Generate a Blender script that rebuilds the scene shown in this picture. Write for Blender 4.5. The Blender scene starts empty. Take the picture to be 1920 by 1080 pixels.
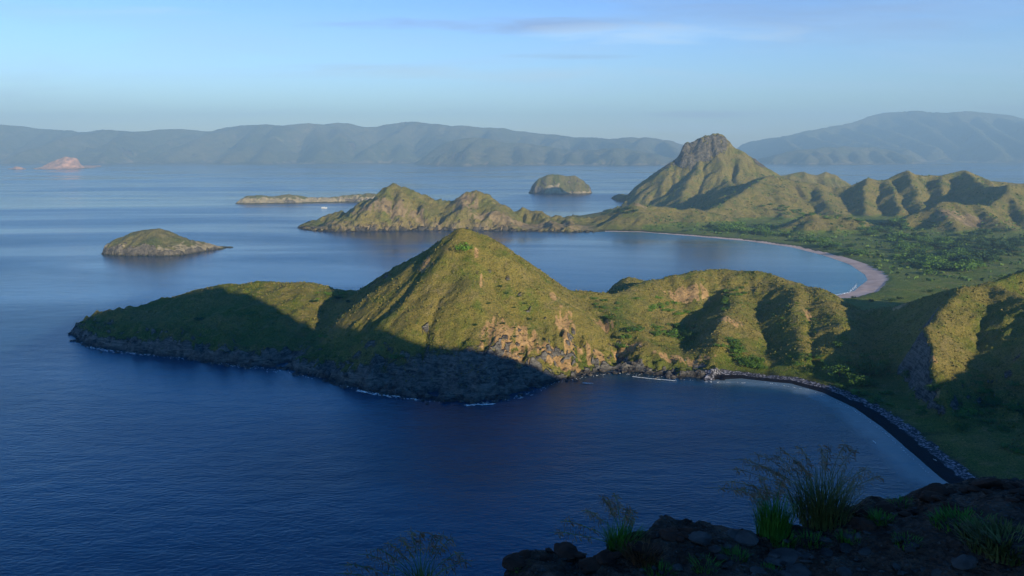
import bpy, math, random
import numpy as np
from mathutils import Vector
random.seed(5); RNG = np.random.default_rng(5)
R = math.radians
SC = bpy.context.scene
COL = SC.collection

# ------------------------------------------------------------------ camera
CAM_H = 150.0
FPX = 1507.0
PITCH = math.atan((540 - 283) / FPX)
cam_d = bpy.data.cameras.new('camera')
cam = bpy.data.objects.new('camera', cam_d); COL.objects.link(cam)
cam.location = (0, 0, CAM_H)
cam.rotation_euler = (R(90) - PITCH, 0, 0)
cam_d.sensor_width = 36.0
cam_d.lens = 36.0 * FPX / 1920.0
cam_d.clip_start = 0.1
cam_d.clip_end = 90000
SC.camera = cam

# ------------------------------------------------------------------ sun and sky
SUN_EL = R(14.5)
SUN_BACK = R(40)             # the sun stands behind the camera, this far round to the right
to_sun = Vector((math.sin(SUN_BACK) * math.cos(SUN_EL), -math.cos(SUN_BACK) * math.cos(SUN_EL), math.sin(SUN_EL)))
sun_d = bpy.data.lights.new('sun', 'SUN'); sun_d.energy = 5.0; sun_d.angle = R(0.5); sun_d.color = (1.0, 0.86, 0.62)
sun = bpy.data.objects.new('sun', sun_d); COL.objects.link(sun)
sun.rotation_euler = to_sun.to_track_quat('Z', 'Y').to_euler()

w = bpy.data.worlds.new("World"); SC.world = w; w.use_nodes = True
nt = w.node_tree; N = nt.nodes; L = nt.links
bg = N['Background']; bg.inputs['Strength'].default_value = 0.15
sky = N.new('ShaderNodeTexSky'); sky.sky_type = 'NISHITA'; sky.sun_disc = False
sky.sun_elevation = SUN_EL
sky.sun_rotation = math.atan2(to_sun.x, to_sun.y)
sky.altitude = 0; sky.air_density = 1.25; sky.dust_density = 0.6; sky.ozone_density = 2.2
# thin high cloud: noise in the sky's own direction
tc = N.new('ShaderNodeTexCoord')
sep = N.new('ShaderNodeSeparateXYZ'); L.new(tc.outputs['Generated'], sep.inputs[0])
def wmath(op, a, b=None, clamp=False):
    n = N.new('ShaderNodeMath'); n.operation = op; n.use_clamp = clamp
    for i, v in enumerate((a, b)):
        if v is None: continue
        if hasattr(v, 'name'): L.new(v, n.inputs[i])
        else: n.inputs[i].default_value = v
    return n.outputs[0]
zz = wmath('ADD', wmath('MAXIMUM', sep.outputs['Z'], 0.0), 0.10)
cx = wmath('DIVIDE', sep.outputs['X'], zz); cy = wmath('DIVIDE', sep.outputs['Y'], zz)
cmb = N.new('ShaderNodeCombineXYZ'); L.new(cx, cmb.inputs[0]); L.new(cy, cmb.inputs[1])
mp = N.new('ShaderNodeMapping'); L.new(cmb.outputs[0], mp.inputs[0])
mp.inputs['Location'].default_value = (3.3, 1.2, 0); mp.inputs['Scale'].default_value = (0.55, 1.0, 1)
mp.inputs['Rotation'].default_value = (0, 0, R(6))
nz = N.new('ShaderNodeTexNoise'); L.new(mp.outputs[0], nz.inputs['Vector'])
nz.inputs['Scale'].default_value = 0.9; nz.inputs['Detail'].default_value = 7; nz.inputs['Roughness'].default_value = 0.6
nz.inputs['Distortion'].default_value = 0.7
cr = N.new('ShaderNodeMapRange'); L.new(nz.outputs['Fac'], cr.inputs[0])
cr.inputs[1].default_value = 0.47; cr.inputs[2].default_value = 0.80; cr.inputs[3].default_value = 0.0; cr.inputs[4].default_value = 0.55
mxc = N.new('ShaderNodeMix'); mxc.data_type = 'RGBA'
L.new(cr.outputs[0], mxc.inputs[0]); L.new(sky.outputs[0], mxc.inputs[6]); mxc.inputs[7].default_value = (4.9, 4.7, 3.9, 1)
tint = N.new('ShaderNodeValToRGB'); L.new(sep.outputs['Z'], tint.inputs[0]); tr = tint.color_ramp
for k, (p_, c_) in enumerate([(0.0, (.47, .57, .79)), (.05, (.325, .45, .70)), (.175, (.195, .30, .58)), (.23, (.04, .28, .64)), (.45, (.006, .17, .45)), (1.0, (.010, .05, .12))]):
    e = tr.elements[k] if k < 2 else tr.elements.new(p_)
    e.position = p_; e.color = (*c_, 1)
mul = N.new('ShaderNodeMix'); mul.data_type = 'RGBA'; mul.blend_type = 'MULTIPLY'; mul.inputs[0].default_value = 1
# drawn-out cloud bands, by bearing (x / y) and height (z / y) over the sea
bx = wmath('DIVIDE', sep.outputs['X'], wmath('MAXIMUM', sep.outputs['Y'], .05)); bz = wmath('DIVIDE', sep.outputs['Z'], wmath('MAXIMUM', sep.outputs['Y'], .05))
cb = N.new('ShaderNodeCombineXYZ'); L.new(wmath('MULTIPLY', bx, 5.0), cb.inputs[0]); L.new(wmath('MULTIPLY', bz, 42.0), cb.inputs[1])
nb_ = N.new('ShaderNodeTexNoise'); L.new(cb.outputs[0], nb_.inputs['Vector']); nb_.inputs['Scale'].default_value = 1.3; nb_.inputs['Detail'].default_value = 8; nb_.inputs['Roughness'].default_value = .62; nb_.inputs['Distortion'].default_value = .5
cur = mxc.outputs[2]
for (ca, ce, wa, we, col_, st_) in [(-.02, .148, .24, .012, (3.1, 2.8, 2.75), .75), (.20, .139, .20, .016, (8.0, 7.0, 4.8), .7), (-.02, .092, .34, .012, (5.6, 5.2, 3.7), .55), (.06, .112, .12, .004, (3.3, 3.2, 2.8), .5),
                                    (.24, .044, .10, .006, (3.9, 3.1, 2.5), .6), (.34, .165, .34, .05, (3.1, 3.0, 2.8), .5), (-.5, .165, .16, .008, (6.8, 6.2, 4.4), .5), (.62, .052, .09, .005, (3.2, 2.7, 2.2), .6), (-.2, .10, .14, .005, (4.6, 4.4, 3.4), .4)]:
    q1 = wmath('DIVIDE', wmath('SUBTRACT', bx, ca), wa); q2 = wmath('DIVIDE', wmath('SUBTRACT', bz, ce), we)
    rr_ = wmath('ADD', wmath('MULTIPLY', q1, q1), wmath('MULTIPLY', q2, q2))
    e_ = wmath('SUBTRACT', wmath('ADD', wmath('SUBTRACT', 1.0, rr_), wmath('MULTIPLY', nb_.outputs['Fac'], 3.0)), 1.75)
    f_ = wmath('MULTIPLY', wmath('MULTIPLY', e_, .9, True), st_)
    mm_ = N.new('ShaderNodeMix'); mm_.data_type = 'RGBA'; L.new(f_, mm_.inputs[0]); L.new(cur, mm_.inputs[6]); mm_.inputs[7].default_value = (*col_, 1); cur = mm_.outputs[2]
L.new(cur, mul.inputs[6]); L.new(tint.outputs[0], mul.inputs[7])
dbl = N.new('ShaderNodeVectorMath'); dbl.operation = 'SCALE'; dbl.inputs['Scale'].default_value = 2.0
L.new(mul.outputs[2], dbl.inputs[0]); L.new(dbl.outputs[0], bg.inputs['Color'])

SC.view_settings.view_transform = 'Standard'; SC.view_settings.look = 'None'
SC.view_settings.exposure = 0.60; SC.view_settings.gamma = 1.0
SC.render.engine = 'CYCLES'
SC.cycles.max_bounces = 6; SC.cycles.volume_bounces = 0; SC.cycles.transparent_max_bounces = 8
SC.cycles.diffuse_bounces = 2; SC.cycles.glossy_bounces = 2

# ------------------------------------------------------------------ helpers
CP, SP = math.cos(PITCH), math.sin(PITCH)
def P(u, v, Y=None, z=None):
    """the point on the sight line of a direction (u, v), at distance Y ahead or at height z"""
    a = (u - 960) / FPX; b = (540 - v) / FPX
    t = (z - CAM_H) / (-SP + b * CP) if Y is None else Y / (CP + b * SP)
    return (a * t, t * (CP + b * SP), CAM_H + t * (-SP + b * CP))

def tag(o, label=None, cat=None, group=None, kind=None):
    if label: o['label'] = label
    if cat: o['category'] = cat
    if group: o['group'] = group
    if kind: o['kind'] = kind
    return o

_rt = np.random.default_rng(11); _perm = _rt.permutation(512).astype(np.int64); _perm = np.concatenate([_perm, _perm])
_ga = _rt.random(512) * 2 * np.pi; _gx = np.cos(_ga); _gy = np.sin(_ga)
def perlin(x, y):
    xi = np.floor(x).astype(np.int64); yi = np.floor(y).astype(np.int64)
    xf = x - xi; yf = y - yi
    u = xf * xf * xf * (xf * (xf * 6 - 15) + 10); v = yf * yf * yf * (yf * (yf * 6 - 15) + 10)
    def g(ix, iy, dx, dy):
        h = _perm[(_perm[ix & 511] + iy) & 511]
        return _gx[h] * dx + _gy[h] * dy
    a = g(xi, yi, xf, yf); b = g(xi + 1, yi, xf - 1, yf); c = g(xi, yi + 1, xf, yf - 1); d = g(xi + 1, yi + 1, xf - 1, yf - 1)
    return ((a + u * (b - a)) * (1 - v) + (c + u * (d - c)) * v) * 1.5
def fbm(x, y, oct=4, gain=0.5, seed=0):
    s = 0; a = 1; f = 1; t = 0
    for k in range(oct):
        s = s + a * perlin(x * f + 17.3 * k + seed * 5.7, y * f - 9.1 * k + seed * 3.3); t += a; a *= gain; f *= 2.03
    return s / t
def ridged(x, y, oct=4, gain=0.5, seed=0):
    s = 0; a = 1; f = 1; t = 0
    for k in range(oct):
        s = s + a * (1 - np.abs(perlin(x * f + 7.7 * k + seed * 4.1, y * f + 3.9 * k - seed * 2.7)) * 2); t += a; a *= gain; f *= 2.1
    return s / t
def sstep(a, b, x):
    t = np.clip((x - a) / (b - a), 0, 1); return t * t * (3 - 2 * t)

def poly_dist(x, y, pts, closed=True):
    """distance to a polyline, interpolated third value, inside flag"""
    n = len(pts); best = np.full(x.shape, 1e9); val = np.zeros(x.shape); ins = np.zeros(x.shape, bool)
    for i in range(n if closed else n - 1):
        x0, y0, s0 = pts[i]; x1, y1, s1 = pts[(i + 1) % n]
        dx, dy = x1 - x0, y1 - y0; ll = dx * dx + dy * dy + 1e-9
        t = np.clip(((x - x0) * dx + (y - y0) * dy) / ll, 0, 1)
        d = (x - x0 - t * dx) ** 2 + (y - y0 - t * dy) ** 2
        m = d < best; best = np.where(m, d, best); val = np.where(m, s0 + t * (s1 - s0), val)
        if closed and y0 != y1:
            c = ((y0 > y) != (y1 > y)) & (x < (x1 - x0) * (y - y0) / (y1 - y0) + x0); ins ^= c
    return np.sqrt(best), val, ins

def ridge(x, y, pts, sl, sr, r=4.0, gamp=0.0, glam=14.0, seed=0):
    """height of a ridge: pts (x, y, z [, slope factor]); sl / sr the slopes left / right of its run"""
    best = np.full(x.shape, -1e3); cum = 0
    for i in range(len(pts) - 1):
        x0, y0, z0 = pts[i][:3]; x1, y1, z1 = pts[i + 1][:3]
        f0 = pts[i][3] if len(pts[i]) > 3 else 1.0; f1 = pts[i + 1][3] if len(pts[i + 1]) > 3 else 1.0
        dx, dy = x1 - x0, y1 - y0; ln = math.hypot(dx, dy)
        tu = ((x - x0) * dx + (y - y0) * dy) / (ln * ln)
        t = np.clip(tu, 0, 1)
        d = np.hypot(x - x0 - t * dx, y - y0 - t * dy)
        side = (x - x0) * dy - (y - y0) * dx      # > 0: right of the run
        sd = np.clip(side / (ln * (d + 1.0)), -1, 1) * 0.5 + 0.5
        s = (sl + (sr - sl) * sd) * (f0 + t * (f1 - f0))
        h = z0 + t * (z1 - z0) - s * (np.sqrt(d * d + r * r) - r)
        if gamp:
            q = (cum + np.clip(tu, -0.6, 1.6) * ln + 0.25 * d * perlin(x / 60 + seed, y / 60)) / glam
            h = h - gamp * np.minimum(1, d / max(30.0, glam)) * np.abs(perlin(q + seed * 7.1, d / (glam * 7) + seed)) * 2.2
        best = np.maximum(best, h); cum += ln
    return best

# ------------------------------------------------------------------ the shape of the land
C_, B_, D_ = 1.3, 0.10, 0.5         # cliff, beach, rough bank: rise of the first metres inland
front = [(-359.6, 644.8), (-334.2, 617.0), (-312.6, 603.1), (-286.6, 591.5), (-249.0, 578.6), (-214.6, 560.4), (-181.7, 553.1),
         (-160.8, 546.0), (-129.5, 524.4), (-107.5, 504.3), (-87.9, 491.4), (-66.3, 481.2), (-42.4, 472.5), (-22.7, 469.4),
         (-6.6, 477.9), (6.7, 489.1), (17.4, 506.7), (31.9, 516.7), (51.1, 532.3), (70.2, 539.0), (88.0, 535.0), (108.2, 525.7),
         (131.2, 516.7), (153.2, 519.2)]
black = [(165.6, 512.9), (181.9, 507.0), (195.3, 487.0), (202.0, 457.0), (203.1, 424.4), (201.2, 395.8), (199.6, 370.7), (198.5, 351.4)]
bay = [(181.4, 1515.0), (240.3, 1504.8), (323.4, 1428.3), (396.2, 1350.9), (439.6, 1266.8), (452.6, 1167.4), (452.2, 1071.7),
       (432.9, 977.1), (418.1, 935.7), (371.7, 862.3), (338.5, 829.7)]
COAST = ([(-300, -420, C_), (-170, -120, C_), (-100, 20, C_), (-30, 105, C_), (35, 155, C_), (95, 195, C_), (150, 245, C_),
          (190, 295, D_), (203, 325, .2)]
         + [(x, y, .13) for x, y in black[::-1]]
         + [(x, y, .16 if x > 140 else D_ if x > 45 else C_) for x, y in front[::-1]]
         + [(-372, 665, C_), (-355, 705, C_), (-310, 755, C_), (-250, 790, C_), (-180, 780, D_), (-120, 745, D_), (-60, 738, D_),
            (0, 748, D_), (60, 735, D_), (92, 745, D_), (82, 775, C_), (100, 812, C_), (140, 812, C_), (165, 780, D_),
            (200, 785, D_), (250, 800, D_), (300, 812, .3)]
         + [(x, y, B_) for x, y in bay[::-1]]
         + [(139, 1492, D_), (90, 1502, C_), (40, 1512, C_), (-20, 1526, C_), (-61, 1533, C_), (-110, 1528, C_), (-163, 1536, C_), (-240, 1522, C_),
            (-312, 1512, C_), (-350, 1514, C_), (-385, 1530, C_), (-421, 1585, C_), (-430, 1640, C_), (-380, 1730, C_), (-250, 1765, C_), (-100, 1740, C_),
            (0, 1725, D_), (60, 1740, D_), (110, 1800, D_), (179, 1929, .2), (240, 2040, .3), (300, 2200, C_), (336, 2380, C_), (318, 2500, C_), (322, 2600, C_),
            (360, 2760, C_), (500, 2850, C_), (800, 2900, C_), (1000, 2700, D_), (1300, 2500, D_), (1750, 2350, D_), (2300, 2000, D_), (2300, -420, D_)])

# (points, slope left, slope right, roundness, gully depth, gully spacing)
S_ = P
RIDGES = [
    # near headland, tip to summit
    ([(-352, 655, 9, .4), (-335, 680, 16, .45), (-301, 705, 22, .5), (-271, 718, 30, .5), (-234, 722, 33, .45), (-184, 718, 33, .5),
      (-162, 708, 29, .7), (-125, 690, 31, 1), (-99, 668, 45, 1.4), (-59, 635, 78, 1.9), (-37, 620, 90.5, 2.0)], .9, .36, 10, 2.2, 22),
    # summit to isthmus
    ([(-37, 620, 90.5, 1.3), (-18, 622, 84, 1.3), (0, 625, 73, 1.2), (43, 638, 41, 1), (83, 650, 34, .9), (125, 690, 39, 1)], .75, .55, 7, 1.5, 15),
    # front spurs of the summit
    ([(-37, 620, 90), (-30, 570, 60), (-24, 525, 30), (-20, 490, 12)], .75, .72, 8, 2.5, 14),
    ([(-45, 618, 86), (-70, 560, 40), (-95, 515, 14)], .6, .6, 9, 2.5, 14),
    ([(-10, 620, 74), (25, 570, 34), (42, 535, 11)], .7, .7, 7, 2.5, 13),
    # hills between the two bays
    ([(83, 650, 34), (125, 690, 39), (145, 697, 45), (159.5, 700, 48.5), (176, 702, 47.5), (192, 700, 47), (210, 694, 48.5), (222, 690, 46),
      (242, 680, 41), (256, 668, 34), (267, 655, 28), (273, 622, 26), (300, 600, 37), (322, 570, 56.5)], .8, .62, 5, 2.5, 14),
    ([(222, 690, 45), (232, 650, 40), (222, 610, 32), (206, 565, 18), (196, 530, 8)], .7, .6, 5, 2.5, 12),
    ([(192, 700, 46), (186, 660, 34), (168, 610, 26), (150, 565, 17), (140, 545, 8)], .5, .55, 7, 2.0, 14),
    ([(60, 645, 34), (80, 600, 26), (95, 560, 14)], .45, .45, 12, 1.5, 15),
    ([(119, 782, 27.5), (112, 770, 22)], .55, .55, 14, .5, 12),
    ([(254, 662, 38), (250, 620, 34), (238, 575, 27), (228, 548, 18), (222, 525, 8)], .55, .5, 9, 2.5, 12),
    # sunlit spur and the ridges east of the black beach
    ([(430, 650, 60), (386, 605, 63), (345, 582, 56), S_(1800, 529, Y=572), S_(1775, 562, Y=548), S_(1745, 594, Y=525), S_(1734, 614, Y=510), S_(1750, 650, Y=486), S_(1748, 690, Y=462), S_(1768, 740, Y=438), S_(1790, 772, Y=420)], .5, 2.4, 1.5, 2.0, 10),
    ([(345, 575, 56), (352, 520, 50), (330, 470, 34), (300, 430, 18)], .5, .5, 6, 2.5, 12),
    ([(430, 650, 60), (470, 560, 78), (480, 420, 86), (465, 280, 90), (430, 190, 98), (385, 155, 120, 1.4), (362, 124, 134, 1.6), (342, 100, 154, 1.7), (328, 82, 168, 1.8), (312, 60, 186, 2)], .62, .55, 4, 3, 24),  # its last crest, out of view, is shaped for the headland's shadow edge
    ([(303, 48, 254, 7), (297, 44, 258, 6), (288, 38, 260, 5), (250, 0, 258, 3), (205, -35, 240, 1.5),  # unseen hill behind the lookout, added and shaped to shadow the headland
      (130, -70, 205, 1.3), (70, -100, 190), (40, -200, 190)], .62, .55, 2, 3, 30),
    ([(480, 430, 84), (400, 400, 62), (340, 385, 46), (290, 372, 24)], .6, .6, 6, 2.5, 14),
    ([(455, 280, 84), (390, 285, 52), (320, 290, 26)], .6, .6, 6, 2.5, 14),
    # the viewpoint ridge
    ([(90, -85, 188), (45, -35, 165), (15, -10, 150), (4, 0, 146.6), (-3, 2, 146.2), (-20, -6, 134), (-70, -60, 95), (-110, -140, 60)], .9, .9, 2, 1.5, 12),
    ([(351, 101, 150), (275, 165, 75), (225, 230, 30)], .8, .8, 5, 3, 16),
    # low hills behind the plain
    ([(500, 1462, 9), (530, 1476, 30), (556, 1482, 40.5), (585, 1488, 35), (612, 1492, 38), (645, 1505, 28), (675, 1520, 8)], .5, .42, 6, 4, 24),
    ([(556, 1482, 40), (530, 1430, 20), (508, 1395, 7)], .5, .45, 5, 2, 18),
    ([(700, 1480, 8), (760, 1530, 30), (815, 1550, 54), (845, 1550, 57), (880, 1556, 50), (930, 1575, 46), (1000, 1640, 64), (1036, 1690, 84), (1075, 1700, 78), (1130, 1700, 60), (1190, 1740, 74), (1280, 1740, 60)], .55, .5, 6, 7, 30),
    ([(830, 1552, 56), (800, 1470, 32), (775, 1400, 12)], .45, .45, 7, 4, 24),
    ([(905, 1565, 50), (885, 1480, 30), (880, 1410, 14)], .45, .45, 7, 4, 24),
    ([(1036, 1690, 82), (985, 1560, 42), (970, 1470, 18)], .5, .5, 6, 4, 24),
    ([(1150, 1715, 66), (1090, 1560, 42), (1060, 1450, 18)], .5, .5, 6, 4, 24),
    ([(742, 2350, 78), (700, 2130, 86), (640, 2010, 92), (540, 1850, 69), (470, 1760, 44), (400, 1690, 26)], .45, .4, 12, 7, 40),
    ([(631, 2000, 92), (684, 2000, 82), (751, 2000, 72), (800, 2010, 62)], .45, .4, 12, 7, 36),
    ([(640, 2010, 90), (620, 1880, 60), (590, 1760, 28), (575, 1680, 12)], .42, .42, 9, 6, 30),
    ([(751, 2000, 72), (720, 1860, 44), (700, 1740, 18)], .45, .45, 8, 6, 30),
    ([(800, 1990, 62), (842, 1985, 77), (874, 1990, 90), (898, 1985, 82), (921, 1990, 85), (950, 2000, 94), (972, 2000, 107), (998, 2000, 98), (1025, 2000, 97), (1060, 2000, 94), (1085, 2000, 103), (1116, 2000, 106),
      (1150, 2000, 96), (1171, 2000, 83), (1224, 2000, 78), (1350, 1980, 70), (1550, 1950, 85)], .6, .55, 4, 13, 30),
    ([(874, 1990, 88), (820, 1880, 52), (780, 1760, 18)], .6, .6, 5, 5, 26),
    ([(921, 1990, 84), (890, 1880, 58), (850, 1760, 22)], .6, .6, 5, 5, 26),
    ([(972, 2000, 105), (940, 1900, 78), (905, 1790, 38), (870, 1700, 12)], .65, .65, 5, 6, 26),
    ([(1060, 2000, 94), (1010, 1900, 74), (965, 1800, 40), (930, 1700, 14)], .65, .65, 5, 6, 26),
    ([(1116, 2000, 105), (1085, 1900, 90), (1050, 1800, 76), (1036, 1700, 82)], .65, .6, 5, 6, 26),
    ([(700, 2500, 60), (830, 2600, 70), (930, 2600, 88), (970, 2600, 76), (1010, 2600, 88), (1060, 2600, 60)], .6, .6, 6, 5, 40),
    # ridge between mountain and far peninsula
    ([(209, 1640, 24), (235, 1640, 42), (249, 1640, 49), (268, 1640, 44), (310, 1650, 40), (345, 1650, 33), (372, 1655, 36), (400, 1650, 30), (440, 1640, 20)], .5, .36, 5, 4, 20),
    ([(372, 1655, 36), (360, 1590, 16), (350, 1550, 6)], .4, .4, 6, 2, 16),
    # far peninsula
    ([(-419, 1635, 10), (-391, 1632, 22, .9), (-347, 1640, 34), (-300, 1640, 40), (-284, 1640, 44), (-277, 1640, 60, 1.5), (-268, 1640, 75, 1.4), (-250, 1640, 86, 1.2), (-236, 1640, 90), (-205, 1640, 79),
      (-173, 1640, 63), (-145, 1640, 56), (-117, 1640, 56), (-95, 1640, 67), (-76, 1640, 76), (-62, 1640, 72), (-48, 1640, 63), (-30, 1640, 52), (-10, 1640, 41), (20, 1640, 40), (45, 1640, 37), (75, 1640, 26),
      (108, 1640, 20), (130, 1640, 23), (152, 1640, 20), (180, 1640, 22), (209, 1640, 25)], .8, .45, 4, 7, 22),
    ([(-284, 1640, 45), (-300, 1590, 28), (-330, 1545, 12)], .7, .7, 5, 4, 16),
    ([(-236, 1640, 88), (-240, 1590, 45), (-250, 1555, 16)], .7, .8, 5, 5, 16),
    ([(-205, 1640, 76), (-185, 1590, 40), (-180, 1560, 16)], .7, .7, 5, 5, 16),
    ([(-80, 1640, 75), (-98, 1600, 48), (-110, 1560, 18)], .9, .8, 4, 5, 14),
    ([(-66, 1640, 72), (-52, 1590, 42), (-40, 1555, 16)], .8, .8, 4, 5, 14),
    ([(-15, 1640, 42), (0, 1590, 26), (10, 1550, 12)], .7, .7, 4, 5, 14),
    ([(45, 1640, 36), (75, 1580, 20), (82, 1530, 16), (80, 1515, 12)], .7, .7, 4, 4, 12),
    ([(108, 1640, 20), (120, 1560, 16), (112, 1518, 14)], .7, .7, 4, 4, 12),
    # the rocky mountain: dome above its apron
    ([S_(1282, 262, Y=2350), S_(1290, 257, Y=2352), S_(1300, 257.5, Y=2352), S_(1312, 258, Y=2352)], 3.0, 2.6, 8, 14, 14),
    ([S_(1270, 285, Y=2340), S_(1284, 275, Y=2320), S_(1300, 285, Y=2300)], 2.6, 2.6, 5, 10, 12),
    ([S_(1324, 250, Y=2350), S_(1340, 247, Y=2350), S_(1352, 250, Y=2350)], 1.5, 1.6, 30, 7, 18),
    ([(380, 2330, 45), (432, 2332, 98), (464, 2338, 122), (480, 2335, 124), (540, 2330, 146), (600, 2330, 168), (640, 2335, 160), (672, 2345, 126), (696, 2350, 88), (742, 2350, 72), (780, 2350, 60)], .75, .66, 16, 5, 40),
    ([(540, 2330, 130), (490, 2220, 78), (450, 2120, 40), (430, 2050, 16)], .5, .55, 8, 6, 26),
    ([(600, 2330, 140), (585, 2200, 80), (560, 2080, 50), (540, 1960, 40)], .5, .5, 10, 6, 26),
    ([(432, 2330, 82), (380, 2340, 44), (335, 2440, 22), (328, 2560, 14)], .6, .55, 6, 5, 24),
    ([S_(1406, 291, Y=2300), S_(1417, 292, Y=2300), S_(1430, 304, Y=2300), S_(1437, 320, Y=2300)], 2.0, 2.4, 5, 6, 10),
    ([S_(1236, 313, Y=2330), S_(1241, 311, Y=2330), S_(1245, 315, Y=2330)], 2.2, 2.2, 3, 4, 10),
]

def base_land(x, y):
    d, s, ins = poly_dist(x, y, COAST)
    wob = fbm(x / 16, y / 16, 4, .6, 3) * np.where(s > .35, 5.5, .5) + np.where(s > .35, 1.0, 0)
    sd = np.where(ins, d, -d) + wob * np.exp(-(d / 30) ** 2)
    sd0 = sd
    low = 3.0 + 0.012 * np.clip(sd, 0, 400) + 0.6 * fbm(x / 50, y / 50, 3, .5, 8)
    K = 1.8
    crag = np.exp(-((x - 262) / 45) ** 2 - ((y - 480) / 75) ** 2)
    wx = x + 5 * (1 - crag) * perlin(x / 45, y / 45 + 9); wy = y + 5 * (1 - crag) * perlin(x / 45 + 31, y / 45)
    far = sstep(1200, 1400, y); wx = x + (wx - x) * (1 + far); wy = y + (wy - y) * (1 + far)
    acc = np.exp(low / K)
    for i, (pts, sl, sr, r, ga, gl) in enumerate(RIDGES):
        xs = [p[0] for p in pts]; ys = [p[1] for p in pts]; m = max(p[2] for p in pts) / (0.36 * .4) + 30
        m = min(m, 420)
        k = (x > min(xs) - m) & (x < max(xs) + m) & (y > min(ys) - m) & (y < max(ys) + m)
        if not k.any(): continue
        h = ridge(wx[k], wy[k], pts, sl, sr, r, ga, gl, i)
        acc[k] += np.exp(np.clip(h, -50, 400) / K)
    h = K * np.log(acc)
    rise = np.where(sd > 0, s * sd + np.where(s > .35, .09, 0.0) * sd * sd, 0.22 * sd)
    # a cliff climbs at once, a beach slopes; both give way to the hill behind
    inland = np.clip(sd - 22, 0, None)
    rise = np.where(s < .35, np.where(sd > 22, s * 22 + inland * np.where(y < 700, .5 + .05 * inland, .6), rise), rise)
    k2 = 1.2
    h = -k2 * np.log(np.exp(-np.clip(h, -30, 300) / k2) + np.exp(-np.clip(rise, -30, 300) / k2))
    return h, sd0, s

# ---- rain: water gathers downhill and cuts valleys, on a coarse grid
def erode(x0, x1, y0, y1, dx, kf, iters, diff):
    xs = np.arange(x0, x1 + dx, dx); ys = np.arange(y0, y1 + dx, dx)
    X, Y = np.meshgrid(xs, ys)
    h0, sd, s = base_land(X.ravel(), Y.ravel())
    h0 = h0.reshape(X.shape); sea = (sd < 3).reshape(X.shape)
    h = h0 + 0.9 * fbm(X / 23, Y / 23, 3, .6, 5) * (dx / 4)
    ny, nx = h.shape
    nb = [(-1, 0, 1), (1, 0, 1), (0, -1, 1), (0, 1, 1), (-1, -1, 1.414), (-1, 1, 1.414), (1, -1, 1.414), (1, 1, 1.414)]
    idx = np.arange(ny * nx).reshape(ny, nx)
    for it in range(iters):
        hp = np.pad(h, 1, mode='edge'); best = np.zeros_like(h); rcv = idx.copy(); rd = np.ones_like(h)
        for dy_, dx_, dl in nb:
            sl = (h - hp[1 + dy_:1 + dy_ + ny, 1 + dx_:1 + dx_ + nx]) / dl
            m = sl > best
            best = np.where(m, sl, best); rd = np.where(m, dl, rd)
            rcv = np.where(m, np.clip(idx + dy_ * nx + dx_, 0, ny * nx - 1), rcv)
        order = np.argsort(h.ravel()); rl = rcv.ravel().tolist(); A = [1.0] * (ny * nx); ol = order.tolist()
        for i in reversed(ol):
            r = rl[i]
            if r != i: A[r] += A[i]
        A = np.array(A) * dx * dx
        F = (kf * np.power(A, 0.45) / (dx * rd.ravel())); F[sea.ravel()] = 0
        Fl = F.tolist(); hl = h.ravel().tolist()
        for i in ol:
            r = rl[i]
            if r != i:
                f = Fl[i]; hl[i] = (hl[i] + f * hl[r]) / (1 + f)
        h = np.array(hl).reshape(ny, nx)
        hp = np.pad(h, 1, mode='edge')
        lap = hp[:-2, 1:-1] + hp[2:, 1:-1] + hp[1:-1, :-2] + hp[1:-1, 2:] - 4 * h
        h = np.where(sea, h, h + diff * lap)
    d = h - h0
    return xs, ys, np.clip(d, -14, 4)
ERO = [erode(-420, 620, 320, 900, 3.2, .055, 8, .05), erode(-460, 1640, 1180, 2700, 6.0, .085, 9, .05)]
def ero_at(x, y):
    out = np.zeros(x.shape)
    for xs, ys, d in ERO:
        st = xs[1] - xs[0]
        fx = (x - xs[0]) / st; fy = (y - ys[0]) / st
        ok = (fx > 0) & (fy > 0) & (fx < len(xs) - 2) & (fy < len(ys) - 2)
        ix = np.clip(np.floor(fx).astype(int), 0, len(xs) - 2); iy = np.clip(np.floor(fy).astype(int), 0, len(ys) - 2)
        tx = np.clip(fx - ix, 0, 1); ty = np.clip(fy - iy, 0, 1); tx = tx * tx * (3 - 2 * tx); ty = ty * ty * (3 - 2 * ty)
        v = (d[iy, ix] * (1 - tx) + d[iy, ix + 1] * tx) * (1 - ty) + (d[iy + 1, ix] * (1 - tx) + d[iy + 1, ix + 1] * tx) * ty
        edge = np.minimum(np.minimum(fx, len(xs) - 2 - fx), np.minimum(fy, len(ys) - 2 - fy))
        out = np.where(ok, v * np.clip(edge / 5, 0, 1), out)
    return out

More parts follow.
